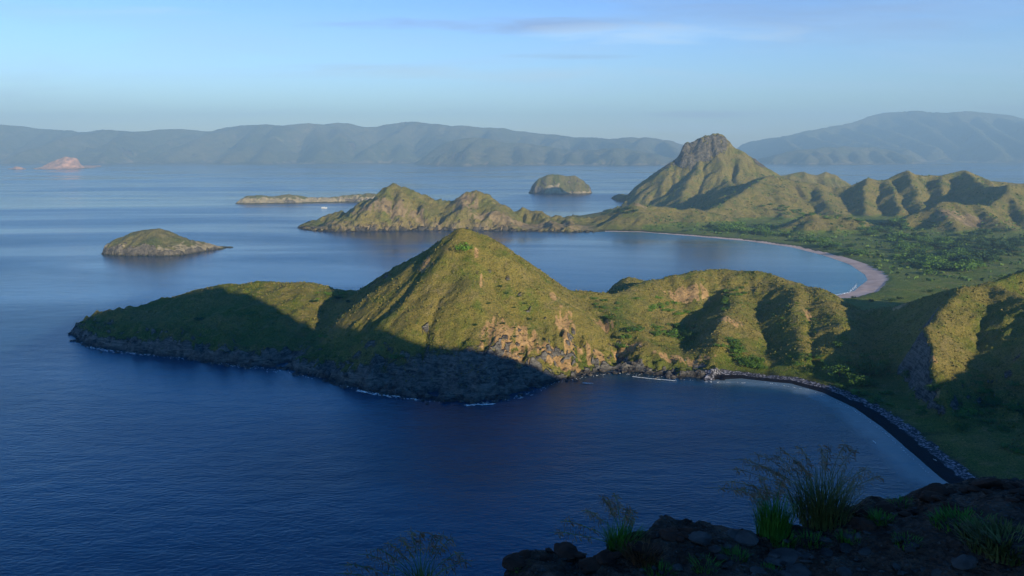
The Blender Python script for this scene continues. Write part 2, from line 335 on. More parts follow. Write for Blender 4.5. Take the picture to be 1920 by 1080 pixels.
# patches of bare orange soil, as worn places on the slopes, plus one painted sunlit spot (x, y, radius x, radius y)
SOIL_AND_LIT = [(P(893, 505, Y=596)[:2], 2.5, 8), (P(905, 560, Y=572)[:2], 2.5, 11), (P(1040, 570, Y=590)[:2], 5, 10), (P(800, 560, Y=600)[:2], 5, 10), (P(1160, 440 + 300, Y=498)[:2], 8, 10), (P(960, 690, Y=505)[:2], 16, 22), (P(1040, 700, Y=530)[:2], 22, 12), (P(940, 650, Y=520)[:2], 16, 30), (P(985, 640, Y=535)[:2], 12, 24), (P(1060, 640, Y=560)[:2], 9, 26), (P(1110, 680, Y=545)[:2], 16, 12), (P(1175, 665, Y=560)[:2], 14, 10),
        (P(1280, 660, Y=548)[:2], 24, 10), (P(1130, 610, Y=590)[:2], 10, 12), (P(1165, 750, Y=500)[:2], 10, 12), (P(1290, 530, Y=672)[:2], 26, 12), (P(1370, 610, Y=600)[:2], 12, 10),
        (P(1520, 600, Y=600)[:2], 5, 16), (P(1750, 660, Y=452)[:2], 3, 14), (P(1750, 615, Y=475)[:2], 3, 9), (P(1800, 400, Y=1490)[:2], 60, 40), (P(1690, 575, Y=600)[:2], 8, 5),  # last patch paints the sunlit spot on the low pass in soil colour
        (P(1195, 385, Y=1630)[:2], 22, 14), (P(870, 400, Y=1600)[:2], 35, 40), (P(730, 400, Y=1560)[:2], 90, 22), (P(960, 420, Y=1560)[:2], 120, 22)]
def land(x, y):
    h, sd, s = base_land(x, y)
    h = h + ero_at(x, y) * sstep(2, 14, sd) * (1 - .85 * np.exp(-((x - 262) / 35) ** 2 - ((y - 480) / 70) ** 2))
    hilly = sstep(4, 14, h)
    fr = np.where(s > .35, 1, 0) * (y < 700) * np.exp(-(np.clip(sd, 0, None) / 38) ** 2) * sstep(1, 9, sd)
    fr = fr * np.where(x < 45, 1, .4)
    h = h + fr * ((ridged(x / 30, y / 46, 3, .5, 41) - .5) * 11 + (ridged(x / 11, y / 20, 4, .6, 42) - .5) * 5)
    wcoast = np.exp(-(np.clip(sd, 0, None) / 20) ** 2) * np.where(s > .35, 1, 0) * sstep(-8, 2, sd)
    det = (ridged(x / 13, y / 13, 5, .6, 1) - .45) * 5.5 * wcoast * (1 + sstep(1200, 1500, y)) + hilly * (fbm(x / 4.4, y / 4.4, 2, .6, 17) * .55 + fbm(x / 12, y / 12, 4, .55, 2) * 1.3 + (ridged(x / 34, y / 34, 3, .5, 6) - .5) * 1.6)
    dome = np.exp(-(((x - 560) / 130) ** 2 + ((y - 2335) / 75) ** 2)) * sstep(110, 150, h)
    det = det + dome * (ridged(x / 24, y / 60, 4, .6, 9) - .5) * 6
    slp = np.exp(-((x - 275) / 70) ** 2 - ((y - 430) / 95) ** 2) * sstep(3, 9, h) * (1 - np.exp(-((x - 272) / 26) ** 2 - ((y - 505) / 55) ** 2))
    det = det + slp * ((ridged(x / 26, y / 30, 4, .55, 71) - .5) * 11 + fbm(x / 8, y / 8, 3, .6, 72) * 1.5)
    pen = sstep(1500, 1540, y) * (1 - sstep(1700, 1760, y)) * (1 - sstep(120, 200, x)) * hilly
    det = det + pen * (ridged(x / 20, y / 45, 4, .55, 4) - .5) * 8
    near = np.exp(-((x / 14) ** 2 + ((y - 2) / 10) ** 2))
    return h + det * (1 - near), sd, s

def masks(x, y, h, sd, s, slope):
    n1 = fbm(x / 9, y / 9, 4, .6, 21); n2 = fbm(x / 40, y / 40, 3, .5, 22)
    cliff = np.where(s > .35, 1.0, 0.0)
    band = (.85 - .5 * sstep(-5, 25, x)) * np.where(y > 1200, .25, 1)
    rock = cliff * (1 - sstep(0, 1, ((h + n1 * 7 + n2 * 4) - 2.5 * band) / (9 * band))) + sstep(1.0, 1.6, slope + n1 * .3) * .8 * (1 - sstep(1200, 1300, y) * .5)
    frontrock = np.exp(-(((x + 42) / 58) ** 2 + ((y - 490) / 26) ** 2)) * (1 - sstep(20, 30, h + 8 * n1)) * 1.3
    dome = np.clip(1.6 * np.exp(-(((x - 540) / 110) ** 2 + ((y - 2345) / 60) ** 2)), 0, 1) * sstep(.7 - .35 * sstep(520, 470, x) * sstep(2300, 2340, y), 1.1 - .4 * sstep(520, 470, x) * sstep(2300, 2340, y), slope + n1 * .2) * (1 - .7 * sstep(590, 650, x - 1.2 * (2350 - y)) * (1 - sstep(672, 680, x)))
    rside = np.exp(-(((x - 680) / 75) ** 2 + ((y - 2320) / 90) ** 2)) * (1 - sstep(676, 690, x) * sstep(2280, 2292, y))
    knob = np.exp(-((x - 704) / 20) ** 2 - ((y - 2300) / 22) ** 2)
    rock = np.clip((rock + dome) * (1 - np.clip(1.3 * rside, 0, 1)) + frontrock + 1.5 * knob, 0, 1)
    soil = np.zeros(x.shape)
    for (cx_, cy_), rx, ry in SOIL_AND_LIT:
        soil = np.maximum(soil, np.exp(-(((x - cx_) / rx) ** 2 + ((y - cy_) / ry) ** 2)))
    st = ridged(x / 4.5, y / 34, 4, .6, 31)
    soil = np.clip(sstep(.34, .60, soil * (.35 + .9 * st) + .15 * n1), 0, 1)
    farpale = sstep(1480, 1500, y) * (1 - sstep(1580, 1600, y)) * (1 - sstep(140, 200, x)) * (1 - sstep(10, 28, h + 14 * n1))
    soil = np.clip(soil + farpale * .62, 0, 1)
    wet = 1 - sstep(.3, 2.2, h + n1 * .8)
    lush = np.clip(.36 + n2 * 1.1 - .25 * np.clip(slope - .3, 0, 1) + .5 * (1 - sstep(6, 14, h)), 0, 1)
    lush = np.where((y > 300) & (y < 760) & (x < -60), np.clip(lush + .35 * sstep(-120, -260, x), 0, 1), lush)
    return np.stack([rock, soil, wet, lush], 1)

# ------------------------------------------------------------------ materials
def mat(name):
    m = bpy.data.materials.new(name); m.use_nodes = True
    b = m.node_tree.nodes['Principled BSDF']; b.inputs['Roughness'].default_value = .9
    b.inputs['Specular IOR Level'].default_value = .15
    return m, m.node_tree, b
class NB:
    def __init__(s, t): s.t = t
    def n(s, ty, **k):
        n = s.t.nodes.new(ty)
        for a, v in k.items(): setattr(n, a, v)
        return n
    def set(s, sock, v):
        if hasattr(v, 'is_linked'): s.t.links.new(v, sock)
        else: sock.default_value = v if not isinstance(v, tuple) or len(v) != 3 or sock.type != 'RGBA' else (*v, 1)
    def noise(s, vec, scale, detail=4, rough=.55, dist=0):
        n = s.n('ShaderNodeTexNoise'); s.set(n.inputs['Vector'], vec)
        n.inputs['Scale'].default_value = scale; n.inputs['Detail'].default_value = detail
        n.inputs['Roughness'].default_value = rough; n.inputs['Distortion'].default_value = dist
        return n.outputs['Fac']
    def rng(s, v, a, b, c=0., d=1.):
        n = s.n('ShaderNodeMapRange'); s.set(n.inputs[0], v)
        for i, q in enumerate((a, b, c, d)): n.inputs[i + 1].default_value = q
        return n.outputs[0]
    def mix(s, f, a, b):
        n = s.n('ShaderNodeMix', data_type='RGBA'); s.set(n.inputs[0], f); s.set(n.inputs[6], a); s.set(n.inputs[7], b); return n.outputs[2]
    def m(s, op, a, b=0.):
        n = s.n('ShaderNodeMath', operation=op); s.set(n.inputs[0], a); s.set(n.inputs[1], b); return n.outputs[0]
    def scale(s, vec, sx, sy, sz):
        n = s.n('ShaderNodeMapping'); s.set(n.inputs[0], vec); n.inputs['Scale'].default_value = (sx, sy, sz); return n.outputs[0]
    def bump(s, h, st, dist, nrm=None):
        n = s.n('ShaderNodeBump'); s.set(n.inputs['Height'], h); n.inputs['Strength'].default_value = st; n.inputs['Distance'].default_value = dist
        if nrm is not None: s.set(n.inputs['Normal'], nrm)
        return n.outputs[0]

def land_material(name, grassA, grassB, grassC, soilc, rockA, rockB, k=1.0):
    """k scales the grain: near ground 1, far ground larger"""
    m, t, b = mat(name); q = NB(t)
    pos = q.n('ShaderNodeNewGeometry').outputs['Position']
    at = q.n('ShaderNodeAttribute', attribute_name='masks')
    sp = q.n('ShaderNodeSeparateColor'); q.set(sp.inputs[0], at.outputs['Color'])
    rock, soil, wet, lush = sp.outputs[0], sp.outputs[1], sp.outputs[2], at.outputs['Alpha']
    nL = q.noise(pos, .022 / k, 5, .6); nM = q.noise(pos, .16 / k, 5, .6); nS = q.noise(pos, .8 / k, 4, .7); nT = q.noise(pos, 2.6 / k, 2, .6)
    g = q.mix(q.rng(q.m('ADD', lush, q.m('MULTIPLY', q.m('SUBTRACT', nM, .5), 1.6)), .15, .9), grassA, grassB)
    g = q.mix(q.rng(nL, .5, .68, 0, .55), g, grassC)
    nP = q.noise(pos, .055 / k, 4, .65, .4); nQ = q.noise(q.scale(pos, 1.0, 1.0, 1.0), .085 / k, 3, .6, .8)
    g = q.mix(q.rng(nP, .54, .66, 0, .75), g, tuple(c * a for c, a in zip(grassB, (.9, 1.05, .9))))
    g = q.mix(q.rng(nQ, .56, .68, 0, .6), g, (.36, .27, .13))
    g = q.mix(q.rng(nS, .34, .60, .7, 0.), g, tuple(c * .40 for c in grassB))
    g = q.mix(q.rng(nT, .50, .66, 0, .6), g, tuple(min(1, c * 1.45) for c in grassA))
    g = q.mix(q.rng(nT, .34, .48, .6, 0.), g, tuple(c * .5 for c in grassB))
    vor = q.n('ShaderNodeTexVoronoi'); q.set(vor.inputs['Vector'], pos); vor.inputs['Scale'].default_value = .28 / k
    g = q.mix(q.rng(q.m('ADD', vor.outputs['Distance'], q.m('MULTIPLY', nS, .4)), .30, .38, .85, 0.), g, tuple(c * .45 for c in grassB))
    pale = q.n('ShaderNodeTexVoronoi'); q.set(pale.inputs['Vector'], pos); pale.inputs['Scale'].default_value = .55 / k
    g = q.mix(q.m('MULTIPLY', q.rng(pale.outputs['Distance'], .10, .16, 1, 0.), q.rng(nM, .5, .6)), g, tuple(c * 1.2 for c in soilc))
    st = q.noise(q.scale(pos, .16 / k, .16 / k, .05 / k), 1, 6, .65, .6)
    sc = q.mix(q.rng(st, .38, .62), tuple(c * .55 for c in soilc), soilc)
    so = q.rng(q.m('ADD', soil, q.m('MULTIPLY', q.m('SUBTRACT', nM, .5), 1.3)), .35, .75)
    c = q.mix(so, g, sc)
    rn = q.noise(pos, .22 / k, 7, .68, .3)
    rc = q.mix(q.rng(rn, .36, .64), rockA, rockB)
    strat = .65 if k <= 1 else 0.0
    rs = q.noise(q.scale(pos, .07 / k, .07 / k, .75 / k), 1, 5, .6, 1.2)
    rc = q.mix(q.rng(rs, .50, .60, 0, strat), rc, tuple(min(1, v * 1.25) for v in rockB))
    rc = q.mix(q.rng(rs, .36, .44, strat, 0.), rc, tuple(v * .5 for v in rockA))
    rc = q.mix(q.rng(nS, .56, .72, 0, .6), rc, tuple(min(1, v * 1.9) for v in rockB))
    ro = q.rng(q.m('ADD', rock, q.m('MULTIPLY', q.m('SUBTRACT', nM, .5), 1.1)), .35, .6)
    c = q.mix(ro, c, rc)
    c = q.mix(q.m('MULTIPLY', wet, .8), c, tuple(v * .3 for v in rockA))
    q.set(b.inputs['Base Color'], c)
    hh = q.m('ADD', q.m('MULTIPLY', nS, .6), q.m('ADD', q.m('MULTIPLY', nM, 1.6), q.m('MULTIPLY', q.m('MULTIPLY', rn, ro), 3.5)))
    q.set(b.inputs['Normal'], q.bump(q.m('ADD', hh, q.m('MULTIPLY', nT, .35)), 1.0, 2.0 * k))
    return m

M_near = land_material('headland grass and rock', (.30, .235, .06), (.085, .15, .013), (.27, .20, .085), (.62, .39, .17), (.055, .052, .047), (.27, .255, .22), 1)
M_far = land_material('far hillside grass and rock', (.30, .235, .07), (.14, .17, .03), (.27, .20, .085), (.42, .30, .15), (.075, .07, .058), (.26, .225, .165), 2.2)
M_plain = land_material('valley grass', (.27, .26, .05), (.11, .19, .025), (.20, .23, .04), (.40, .28, .16), (.06, .055, .05), (.15, .13, .11), 1.6)

def simple(name, a, b_, scale, rough=.95, bs=.5, bd=.2, det=5, lo=.35, hi=.65, scale2=None, c3=None):
    m, t, b = mat(name); q = NB(t)
    pos = q.n('ShaderNodeNewGeometry').outputs['Position']
    n = q.noise(pos, scale, det, .6); c = q.mix(q.rng(n, lo, hi), a, b_)
    if c3: c = q.mix(q.rng(q.noise(pos, scale2, 4, .6), .55, .7), c, c3)
    q.set(b.inputs['Base Color'], c); b.inputs['Roughness'].default_value = rough
    q.set(b.inputs['Normal'], q.bump(n, bs, bd)); return m
M_sand = simple('pink sand', (.54, .37, .29), (.74, .54, .44), .05, bs=.2, bd=.3)

def shingle_mat():
    m, t, b = mat('black shingle'); q = NB(t)
    pos = q.n('ShaderNodeNewGeometry').outputs['Position']
    at = q.n('ShaderNodeAttribute', attribute_name='masks')
    sp = q.n('ShaderNodeSeparateColor'); q.set(sp.inputs[0], at.outputs['Color'])
    v = q.n('ShaderNodeTexVoronoi'); q.set(v.inputs['Vector'], pos); v.inputs['Scale'].default_value = 1.1
    pc = q.n('ShaderNodeSeparateColor'); q.set(pc.inputs[0], v.outputs['Color'])
    stone = q.mix(q.rng(pc.outputs[0], .5, .95), (.035, .035, .042), (.34, .34, .38))
    wetc = q.mix(q.noise(pos, 3, 3), (.004, .004, .005), (.012, .012, .014))
    dry = q.rng(q.m('ADD', sp.outputs[1], q.m('MULTIPLY', q.m('SUBTRACT', q.noise(pos, .3, 4), .5), .5)), .4, .6)
    q.set(b.inputs['Base Color'], q.mix(dry, wetc, stone))
    q.set(b.inputs['Normal'], q.bump(v.outputs['Distance'], .8, .3)); return m
M_shingle = shingle_mat()

# ------------------------------------------------------------------ mesh building
def make_mesh(name, V, F, mats=None, normals=None, smooth=True, attr=None, parent=None):
    me = bpy.data.meshes.new(name)
    V = np.asarray(V, np.float32); F = np.asarray(F, np.int32)
    me.vertices.add(len(V)); me.vertices.foreach_set('co', V.ravel())
    k = F.shape[1]
    me.loops.add(F.size); me.loops.foreach_set('vertex_index', F.ravel())
    me.polygons.add(len(F)); me.polygons.foreach_set('loop_start', np.arange(0, F.size, k, dtype=np.int32))
    me.update(calc_edges=True); me.validate()
    me.polygons.foreach_set('use_smooth', np.full(len(me.polygons), smooth))
    if attr is not None:
        a = me.attributes.new('masks', 'FLOAT_COLOR', 'POINT'); a.data.foreach_set('color', np.asarray(attr, np.float32).ravel())
    if normals is not None: me.normals_split_custom_set_from_vertices(normals)
    for m in (mats or []): me.materials.append(m)
    o = bpy.data.objects.new(name, me); COL.objects.link(o)
    if parent: o.parent = parent
    return o

def grid(xs, ys):
    X, Y = np.meshgrid(xs, ys); nx, ny = len(xs), len(ys)
    i = np.arange(nx * ny).reshape(ny, nx)
    F = np.stack([i[:-1, :-1], i[:-1, 1:], i[1:, 1:], i[1:, :-1]], -1).reshape(-1, 4)
    return X, Y, F

BEACH_PINK = [(x, y, 0) for x, y in bay]
BEACH_BLACK = [(x, y, 0) for x, y in [(203, 325)] + black[::-1] + [(153, 519), (142, 518)]]
parts = {}
def land_tile(x0, x1, y0, y1, st):
    xs = np.arange(x0, x1 + st * .5, st); ys = np.arange(y0, y1 + st * .5, st)
    X, Y, F = grid(xs, ys)
    x = X.ravel(); y = Y.ravel()
    h, sd, s = land(x, y)
    H2 = h.reshape(X.shape)
    gy, gx = np.gradient(H2, st)
    nrm = np.stack([-gx.ravel(), -gy.ravel(), np.ones(x.size)], 1); nrm /= np.linalg.norm(nrm, axis=1)[:, None]
    slope = np.hypot(gx, gy).ravel()
    mk = masks(x, y, h, sd, s, slope)
    keep = (h.ravel()[F] > -3.5).any(1)
    cx_ = x[F].mean(1); cy_ = y[F].mean(1); ch = h[F].mean(1)
    dp, _, _ = poly_dist(x, y, BEACH_PINK, False); db, _, _ = poly_dist(x, y, BEACH_BLACK, False)
    wid = 17 + 9 * sstep(1250, 950, y) - 8 * sstep(1440, 1500, y)
    pink = ((dp + 1.5 * fbm(x / 20, y / 20, 2) < wid) & (h < 4.5) & (s < .4))[F].all(1)
    dbw = db + 3.2 * fbm(x / 9, y / 9, 4, .6) + 2.5 * sstep(430, 520, y)
    blackm = ((dbw < 17) & (h < 5.5) & (y < 534) & (y > 320))[F].all(1)
    mk2 = mk.copy()
    inb = db < 22
    mk2[:, 1] = np.where(inb, sstep(7.5, 11, dbw), mk[:, 1])
    reg = np.full(len(F), 'coastal_hills', dtype=object)
    reg[(cy_ < 380 + .35 * cx_ - 60) | (cx_ > .7 * cy_ + 20) & (cy_ < 900)] = 'viewpoint_hills'
    reg[(cy_ > 600) & (ch < 9) & (cx_ > 300)] = 'valley_plain'
    reg[cy_ > 1150] = 'far_hills'
    reg[(cy_ > 1150) & (ch < 11) & (cx_ > 250) & (cy_ < 2000)] = 'valley_plain'
    reg[(cy_ > 2020) & (cx_ < 790)] = 'rocky_mountain'
    reg[(cy_ > 1150) & (cx_ < 200)] = 'far_peninsula'
    reg[pink] = 'pink_beach'; reg[blackm] = 'shingle_beach'
    for r in set(reg[keep]):
        f = F[keep & (reg == r)]
        u, inv = np.unique(f.ravel(), return_inverse=True)
        a = mk2 if r == 'shingle_beach' else mk
        parts.setdefault(r, []).append((np.stack([x[u], y[u], h[u]], 1), inv.reshape(-1, 4), nrm[u], a[u]))

land_tile(-400, 600.8, 329.6, 900.8, 1.6)
land_tile(-464, 1700, 900.8, 2760.8, 4.0)
land_tile(-464, 1700, -400, 330, 6.0)
land_tile(600, 1700, 329.6, 901, 6.0)
MATS = {'coastal_hills': M_near, 'viewpoint_hills': M_near, 'valley_plain': M_plain, 'far_hills': M_far, 'rocky_mountain': M_far,
        'far_peninsula': M_far, 'pink_beach': M_sand, 'shingle_beach': M_shingle}
LBL = {'coastal_hills': 'grassy headland with a pointed peak and dark cliffs between two bays', 'viewpoint_hills': 'steep hillside round the near bay, mostly in shade',
       'valley_plain': 'flat green valley floor behind the pink beach', 'far_hills': 'rows of grassy ridges behind the valley', 'rocky_mountain': 'steep rocky dome mountain with grassy apron',
       'far_peninsula': 'tan and green peninsula beyond the middle bay', 'pink_beach': 'curved pink sand beach', 'shingle_beach': 'black shingle beach with grey stone berm'}
for r, ps in parts.items():
    V = []; F = []; NN = []; A = []; off = 0
    for v, f, n, a in ps: V.append(v); F.append(f + off); NN.append(n); A.append(a); off += len(v)
    o = make_mesh(r, np.concatenate(V), np.concatenate(F), [MATS[r]], np.concatenate(NN), True, np.concatenate(A))
    tag(o, LBL[r], None, None, 'structure')
del parts

# ------------------------------------------------------------------ islands
def island(name, label, coast, ridges, st, m, pad=20, gully=1., rockh=8, palm=None, rise=1.4, det=1.0):
    pts = [(x, y, rise) for x, y in coast]
    xs_ = [p[0] for p in pts]; ys_ = [p[1] for p in pts]
    xs = np.arange(min(xs_) - pad, max(xs_) + pad, st); ys = np.arange(min(ys_) - pad, max(ys_) + pad, st)
    X, Y, F = grid(xs, ys); x = X.ravel(); y = Y.ravel()
    d, s, ins = poly_dist(x, y, pts); size = st * 6
    sd = np.where(ins, d, -d) + fbm(x / size, y / size, 4, .6, 3) * st * 2.5
    K = min(2.0 * det, 5.0); acc = np.full(x.shape, math.exp(.5))
    for i, (rp, sl, sr, r, ga, gl) in enumerate(ridges):
        acc += np.exp(np.clip(ridge(x, y, rp, sl, sr, r, ga, gl, i + 3), -50, 900 if det > 4 else 300) / K)
    h = K * np.log(acc)
    h = h + (ridged(x / (size * 1.5), y / (size * 1.5), 5, .6, 7) - .5) * 3.2 * det * gully
    rs = np.where(sd > 0, s * sd + .08 / det * sd * sd, .3 * sd); k2 = det
    h = -k2 * np.log(np.exp(-np.clip(h / k2, -30, 500)) + np.exp(-np.clip(rs / k2, -30, 500)))
    h = np.where(np.isfinite(h), h, rs)
    gy, gx = np.gradient(h.reshape(X.shape), st)
    nrm = np.stack([-gx.ravel(), -gy.ravel(), np.ones(x.size)], 1); nrm /= np.linalg.norm(nrm, axis=1)[:, None]
    slope = np.hypot(gx, gy).ravel(); n1 = fbm(x / size, y / size, 4, .6, 21)
    rock = sstep(1.0, 1.5, slope + n1 * .3) * .8
    soil = (1 - sstep(rockh * .5, rockh, h + n1 * rockh)) * sstep(1.2, 2.5, h)
    if palm:
        pm = palm(x, y, h, n1); soil = np.maximum(soil, pm); rock = rock * (1 - pm)
    wet = 1 - sstep(.4 * det ** .3, 1.8 * det ** .3, h + n1)
    lush = np.clip(.45 + fbm(x / size / 4, y / size / 4, 3, .5, 9), 0, 1)
    f = F[(h[F] > -2).any(1)]; u, inv = np.unique(f.ravel(), return_inverse=True)
    o = make_mesh(name, np.stack([x, y, h], 1)[u], inv.reshape(-1, 4), [m], nrm[u], True, np.stack([rock, soil, wet, lush], 1)[u])
    return tag(o, label, None, None, 'structure')

M_isl = land_material('islet grass and pale rock', (.22, .18, .07), (.10, .13, .03), (.22, .17, .09), (.50, .40, .24), (.06, .055, .05), (.30, .25, .18), 1.6)
island('islet', 'low grassy islet with pale cliffs off the headland tip',
       [(-608, 1178), (-590, 1164), (-560, 1156), (-505, 1152), (-480, 1162), (-468, 1200), (-452, 1240), (-440, 1262), (-470, 1272), (-520, 1275), (-570, 1240), (-600, 1205)],
       [([P(200, 462, Y=1195), P(212, 455, Y=1198), P(230, 444, Y=1202), P(260, 433, Y=1205), P(290, 430, Y=1205), P(308, 433, Y=1208), P(322, 439, Y=1210), P(345, 448, Y=1222), P(375, 453, Y=1232), P(392, 460, Y=1240)], .6, .42, 8, 3, 12),
        ([(-532, 1205, 34), (-520, 1175, 18)], .6, .6, 6, 1, 10)], 1.6, M_isl, rockh=15, rise=2.6)
island('islet', 'long thin rocky islet with pale cliffs beyond the far peninsula',
       [(-800, 2330), (-771, 2318), (-700, 2322), (-640, 2345), (-560, 2375), (-480, 2400), (-380, 2415), (-300, 2440), (-330, 2470), (-450, 2470), (-600, 2430), (-720, 2390), (-790, 2360)],
       [([(-792, 2345, 12), (-772, 2352, 21), (-735, 2358, 23), (-700, 2362, 18), (-655, 2372, 25), (-600, 2392, 15), (-550, 2402, 14), (-500, 2420, 19), (-460, 2430, 22), (-430, 2440, 25), (-400, 2440, 20), (-330, 2450, 22)], .8, .7, 5, 2, 16)],
       2.6, M_isl, rockh=20)
island('islet', 'round dome islet with an orange cliff face in the sound',
       [(60, 2935), (75, 2890), (110, 2862), (160, 2850), (210, 2850), (255, 2858), (285, 2885), (290, 2930), (250, 2990), (160, 3010), (90, 2990)],
       [([(105, 2925, 56), (130, 2920, 67), (165, 2920, 66), (200, 2925, 60), (225, 2925, 63), (250, 2930, 48), (268, 2930, 34)], 1.1, 1.0, 8, 3, 18)], 3, M_isl, rockh=10,
       palm=lambda x, y, h, n: (1 - sstep(24, 52, np.abs(x - 148) + h * .5 + 26 * n)) * (y < 2905) * (1 - sstep(24, 40, h + 26 * n)))

M_hz = land_material('distant hillside', (.19, .16, .08), (.07, .09, .03), (.14, .12, .06), (.36, .28, .17), (.08, .06, .045), (.19, .14, .10), 14)
M_or = land_material('orange cliff point', (.19, .16, .08), (.07, .09, .03), (.5, .33, .2), (.95, .50, .30), (.3, .17, .10), (.6, .35, .22), 8)
def skyline(name, label, pts, Y, front_y, st, x_pad=1500, sf=.42, palm=None, rockh=20, ga=170, gl=420, back=1500, r=60):
    uu = np.arange(pts[0][0], pts[-1][0] + 1, 12.0); vv = np.interp(uu, [p[0] for p in pts], [p[1] for p in pts])
    vv = np.convolve(np.pad(vv, 1, mode='edge'), [.25, .5, .25], 'valid')
    rp = [P(u, v, Y=Y * (1 + .03 * math.sin(u * .02))) for u, v in zip(uu, vv)]
    x0, x1 = rp[0][0], rp[-1][0]
    c = [(x0 - 200, Y)] + [(x0 + (x1 - x0) * t, front_y + 250 * math.sin(9 * t + 1) + 120 * math.sin(31 * t)) for t in np.linspace(0, 1, 26)] + [(x1 + 200, Y), (x1, Y + back), (x0, Y + back)]
    rd = [(rp, .5, .85, r, ga, gl)]
    for i in range(2, len(rp) - 1, 3):
        a = rp[i]; L_ = (Y - front_y)
        dx_ = random.uniform(-.25, .25) * L_
        rd.append(([(a[0], a[1], a[2] * .96), (a[0] + dx_ * .5, a[1] - L_ * .38, a[2] * random.uniform(.55, .75)), (a[0] + dx_, a[1] - L_ * .78, a[2] * random.uniform(.15, .4))], .75, .75, r * .6, ga * .6, gl * .6))
    return island(name, label, c, rd, st, M_hz, pad=300, rockh=rockh, palm=palm, rise=.5, det=14, gully=.5)
skyline('far_hills', 'long hazy mountain range across the strait',
        [(-260, 240), (-140, 228), (-60, 238), (0, 233), (40, 234), (80, 243), (115, 242), (160, 249), (200, 240), (240, 248), (290, 243), (335, 242), (395, 247), (430, 237), (500, 232), (530, 236), (560, 230), (600, 232), (655, 230), (688, 240),
         (720, 235), (770, 225), (800, 231), (850, 235), (900, 238), (950, 241), (1000, 249), (1080, 256), (1150, 260), (1200, 255), (1265, 265), (1330, 282), (1360, 292)], 11500, 9600, 55)
skyline('far_hills', 'lower brown hills in front of the hazy range',
        [(800, 300), (825, 272), (850, 262), (900, 257), (950, 268), (985, 268), (1020, 274), (1060, 280), (1110, 280), (1160, 277), (1210, 284), (1270, 298)], 9300, 8300, 40, ga=60, gl=260)
skyline('far_hills', 'broad blue mountain on the right skyline',
        [(1370, 290), (1390, 268), (1450, 258), (1500, 248), (1550, 239), (1600, 229), (1650, 211), (1700, 207), (1725, 207), (1770, 212), (1810, 207), (1860, 211), (1895, 216), (1930, 226), (2020, 240), (2150, 262)], 13500, 10600, 60)
skyline('far_hills', 'low brown hills at the foot of the blue mountain',
        [(1430, 296), (1480, 284), (1540, 277), (1590, 274), (1640, 276), (1680, 284), (1715, 297)], 9700, 8900, 36, ga=50, gl=240)
island('islet', 'small low brown islet in front of the far hills', [P(u, v, z=0)[:2] for u, v in [(1075, 309.5), (1110, 311), (1150, 310), (1185, 309), (1180, 306), (1120, 305)]],
       [([P(1085, 304, Y=7900), P(1110, 295, Y=7900), P(1135, 292, Y=7900), P(1160, 300, Y=7900), P(1180, 306, Y=7900)], .4, .4, 10, 12, 60)], 16, M_hz, pad=60, rise=.6, det=3)
def orange(x, y, h, n): return sstep(-.5, .1, n + .3) * sstep(3, 9, h)
island('islet', 'bright orange cliffed point below the hazy range', [P(u, v, z=0)[:2] for u, v in [(60, 317.5), (100, 318.5), (140, 318), (190, 313), (190, 311), (120, 311), (80, 314)]],
       [([P(75, 314, Y=6900), P(100, 302, Y=6900), P(125, 293, Y=6900), P(140, 296, Y=6900), P(155, 300, Y=6900), P(175, 297, Y=6900), P(188, 306, Y=6900)], .5, .5, 8, 14, 40)], 9, M_or, pad=60, rise=1.2, det=3, palm=orange)
island('islet', 'tiny orange rock point left of the larger orange point', [P(u, v, z=0)[:2] for u, v in [(12, 317.5), (30, 318.5), (48, 318), (48, 316), (25, 315)]],
       [([P(20, 315, Y=6600), P(30, 311.5, Y=6600), P(44, 315, Y=6600)], .5, .5, 6, 4, 30)], 7, M_or, pad=50, rise=1.2, det=2, palm=orange)

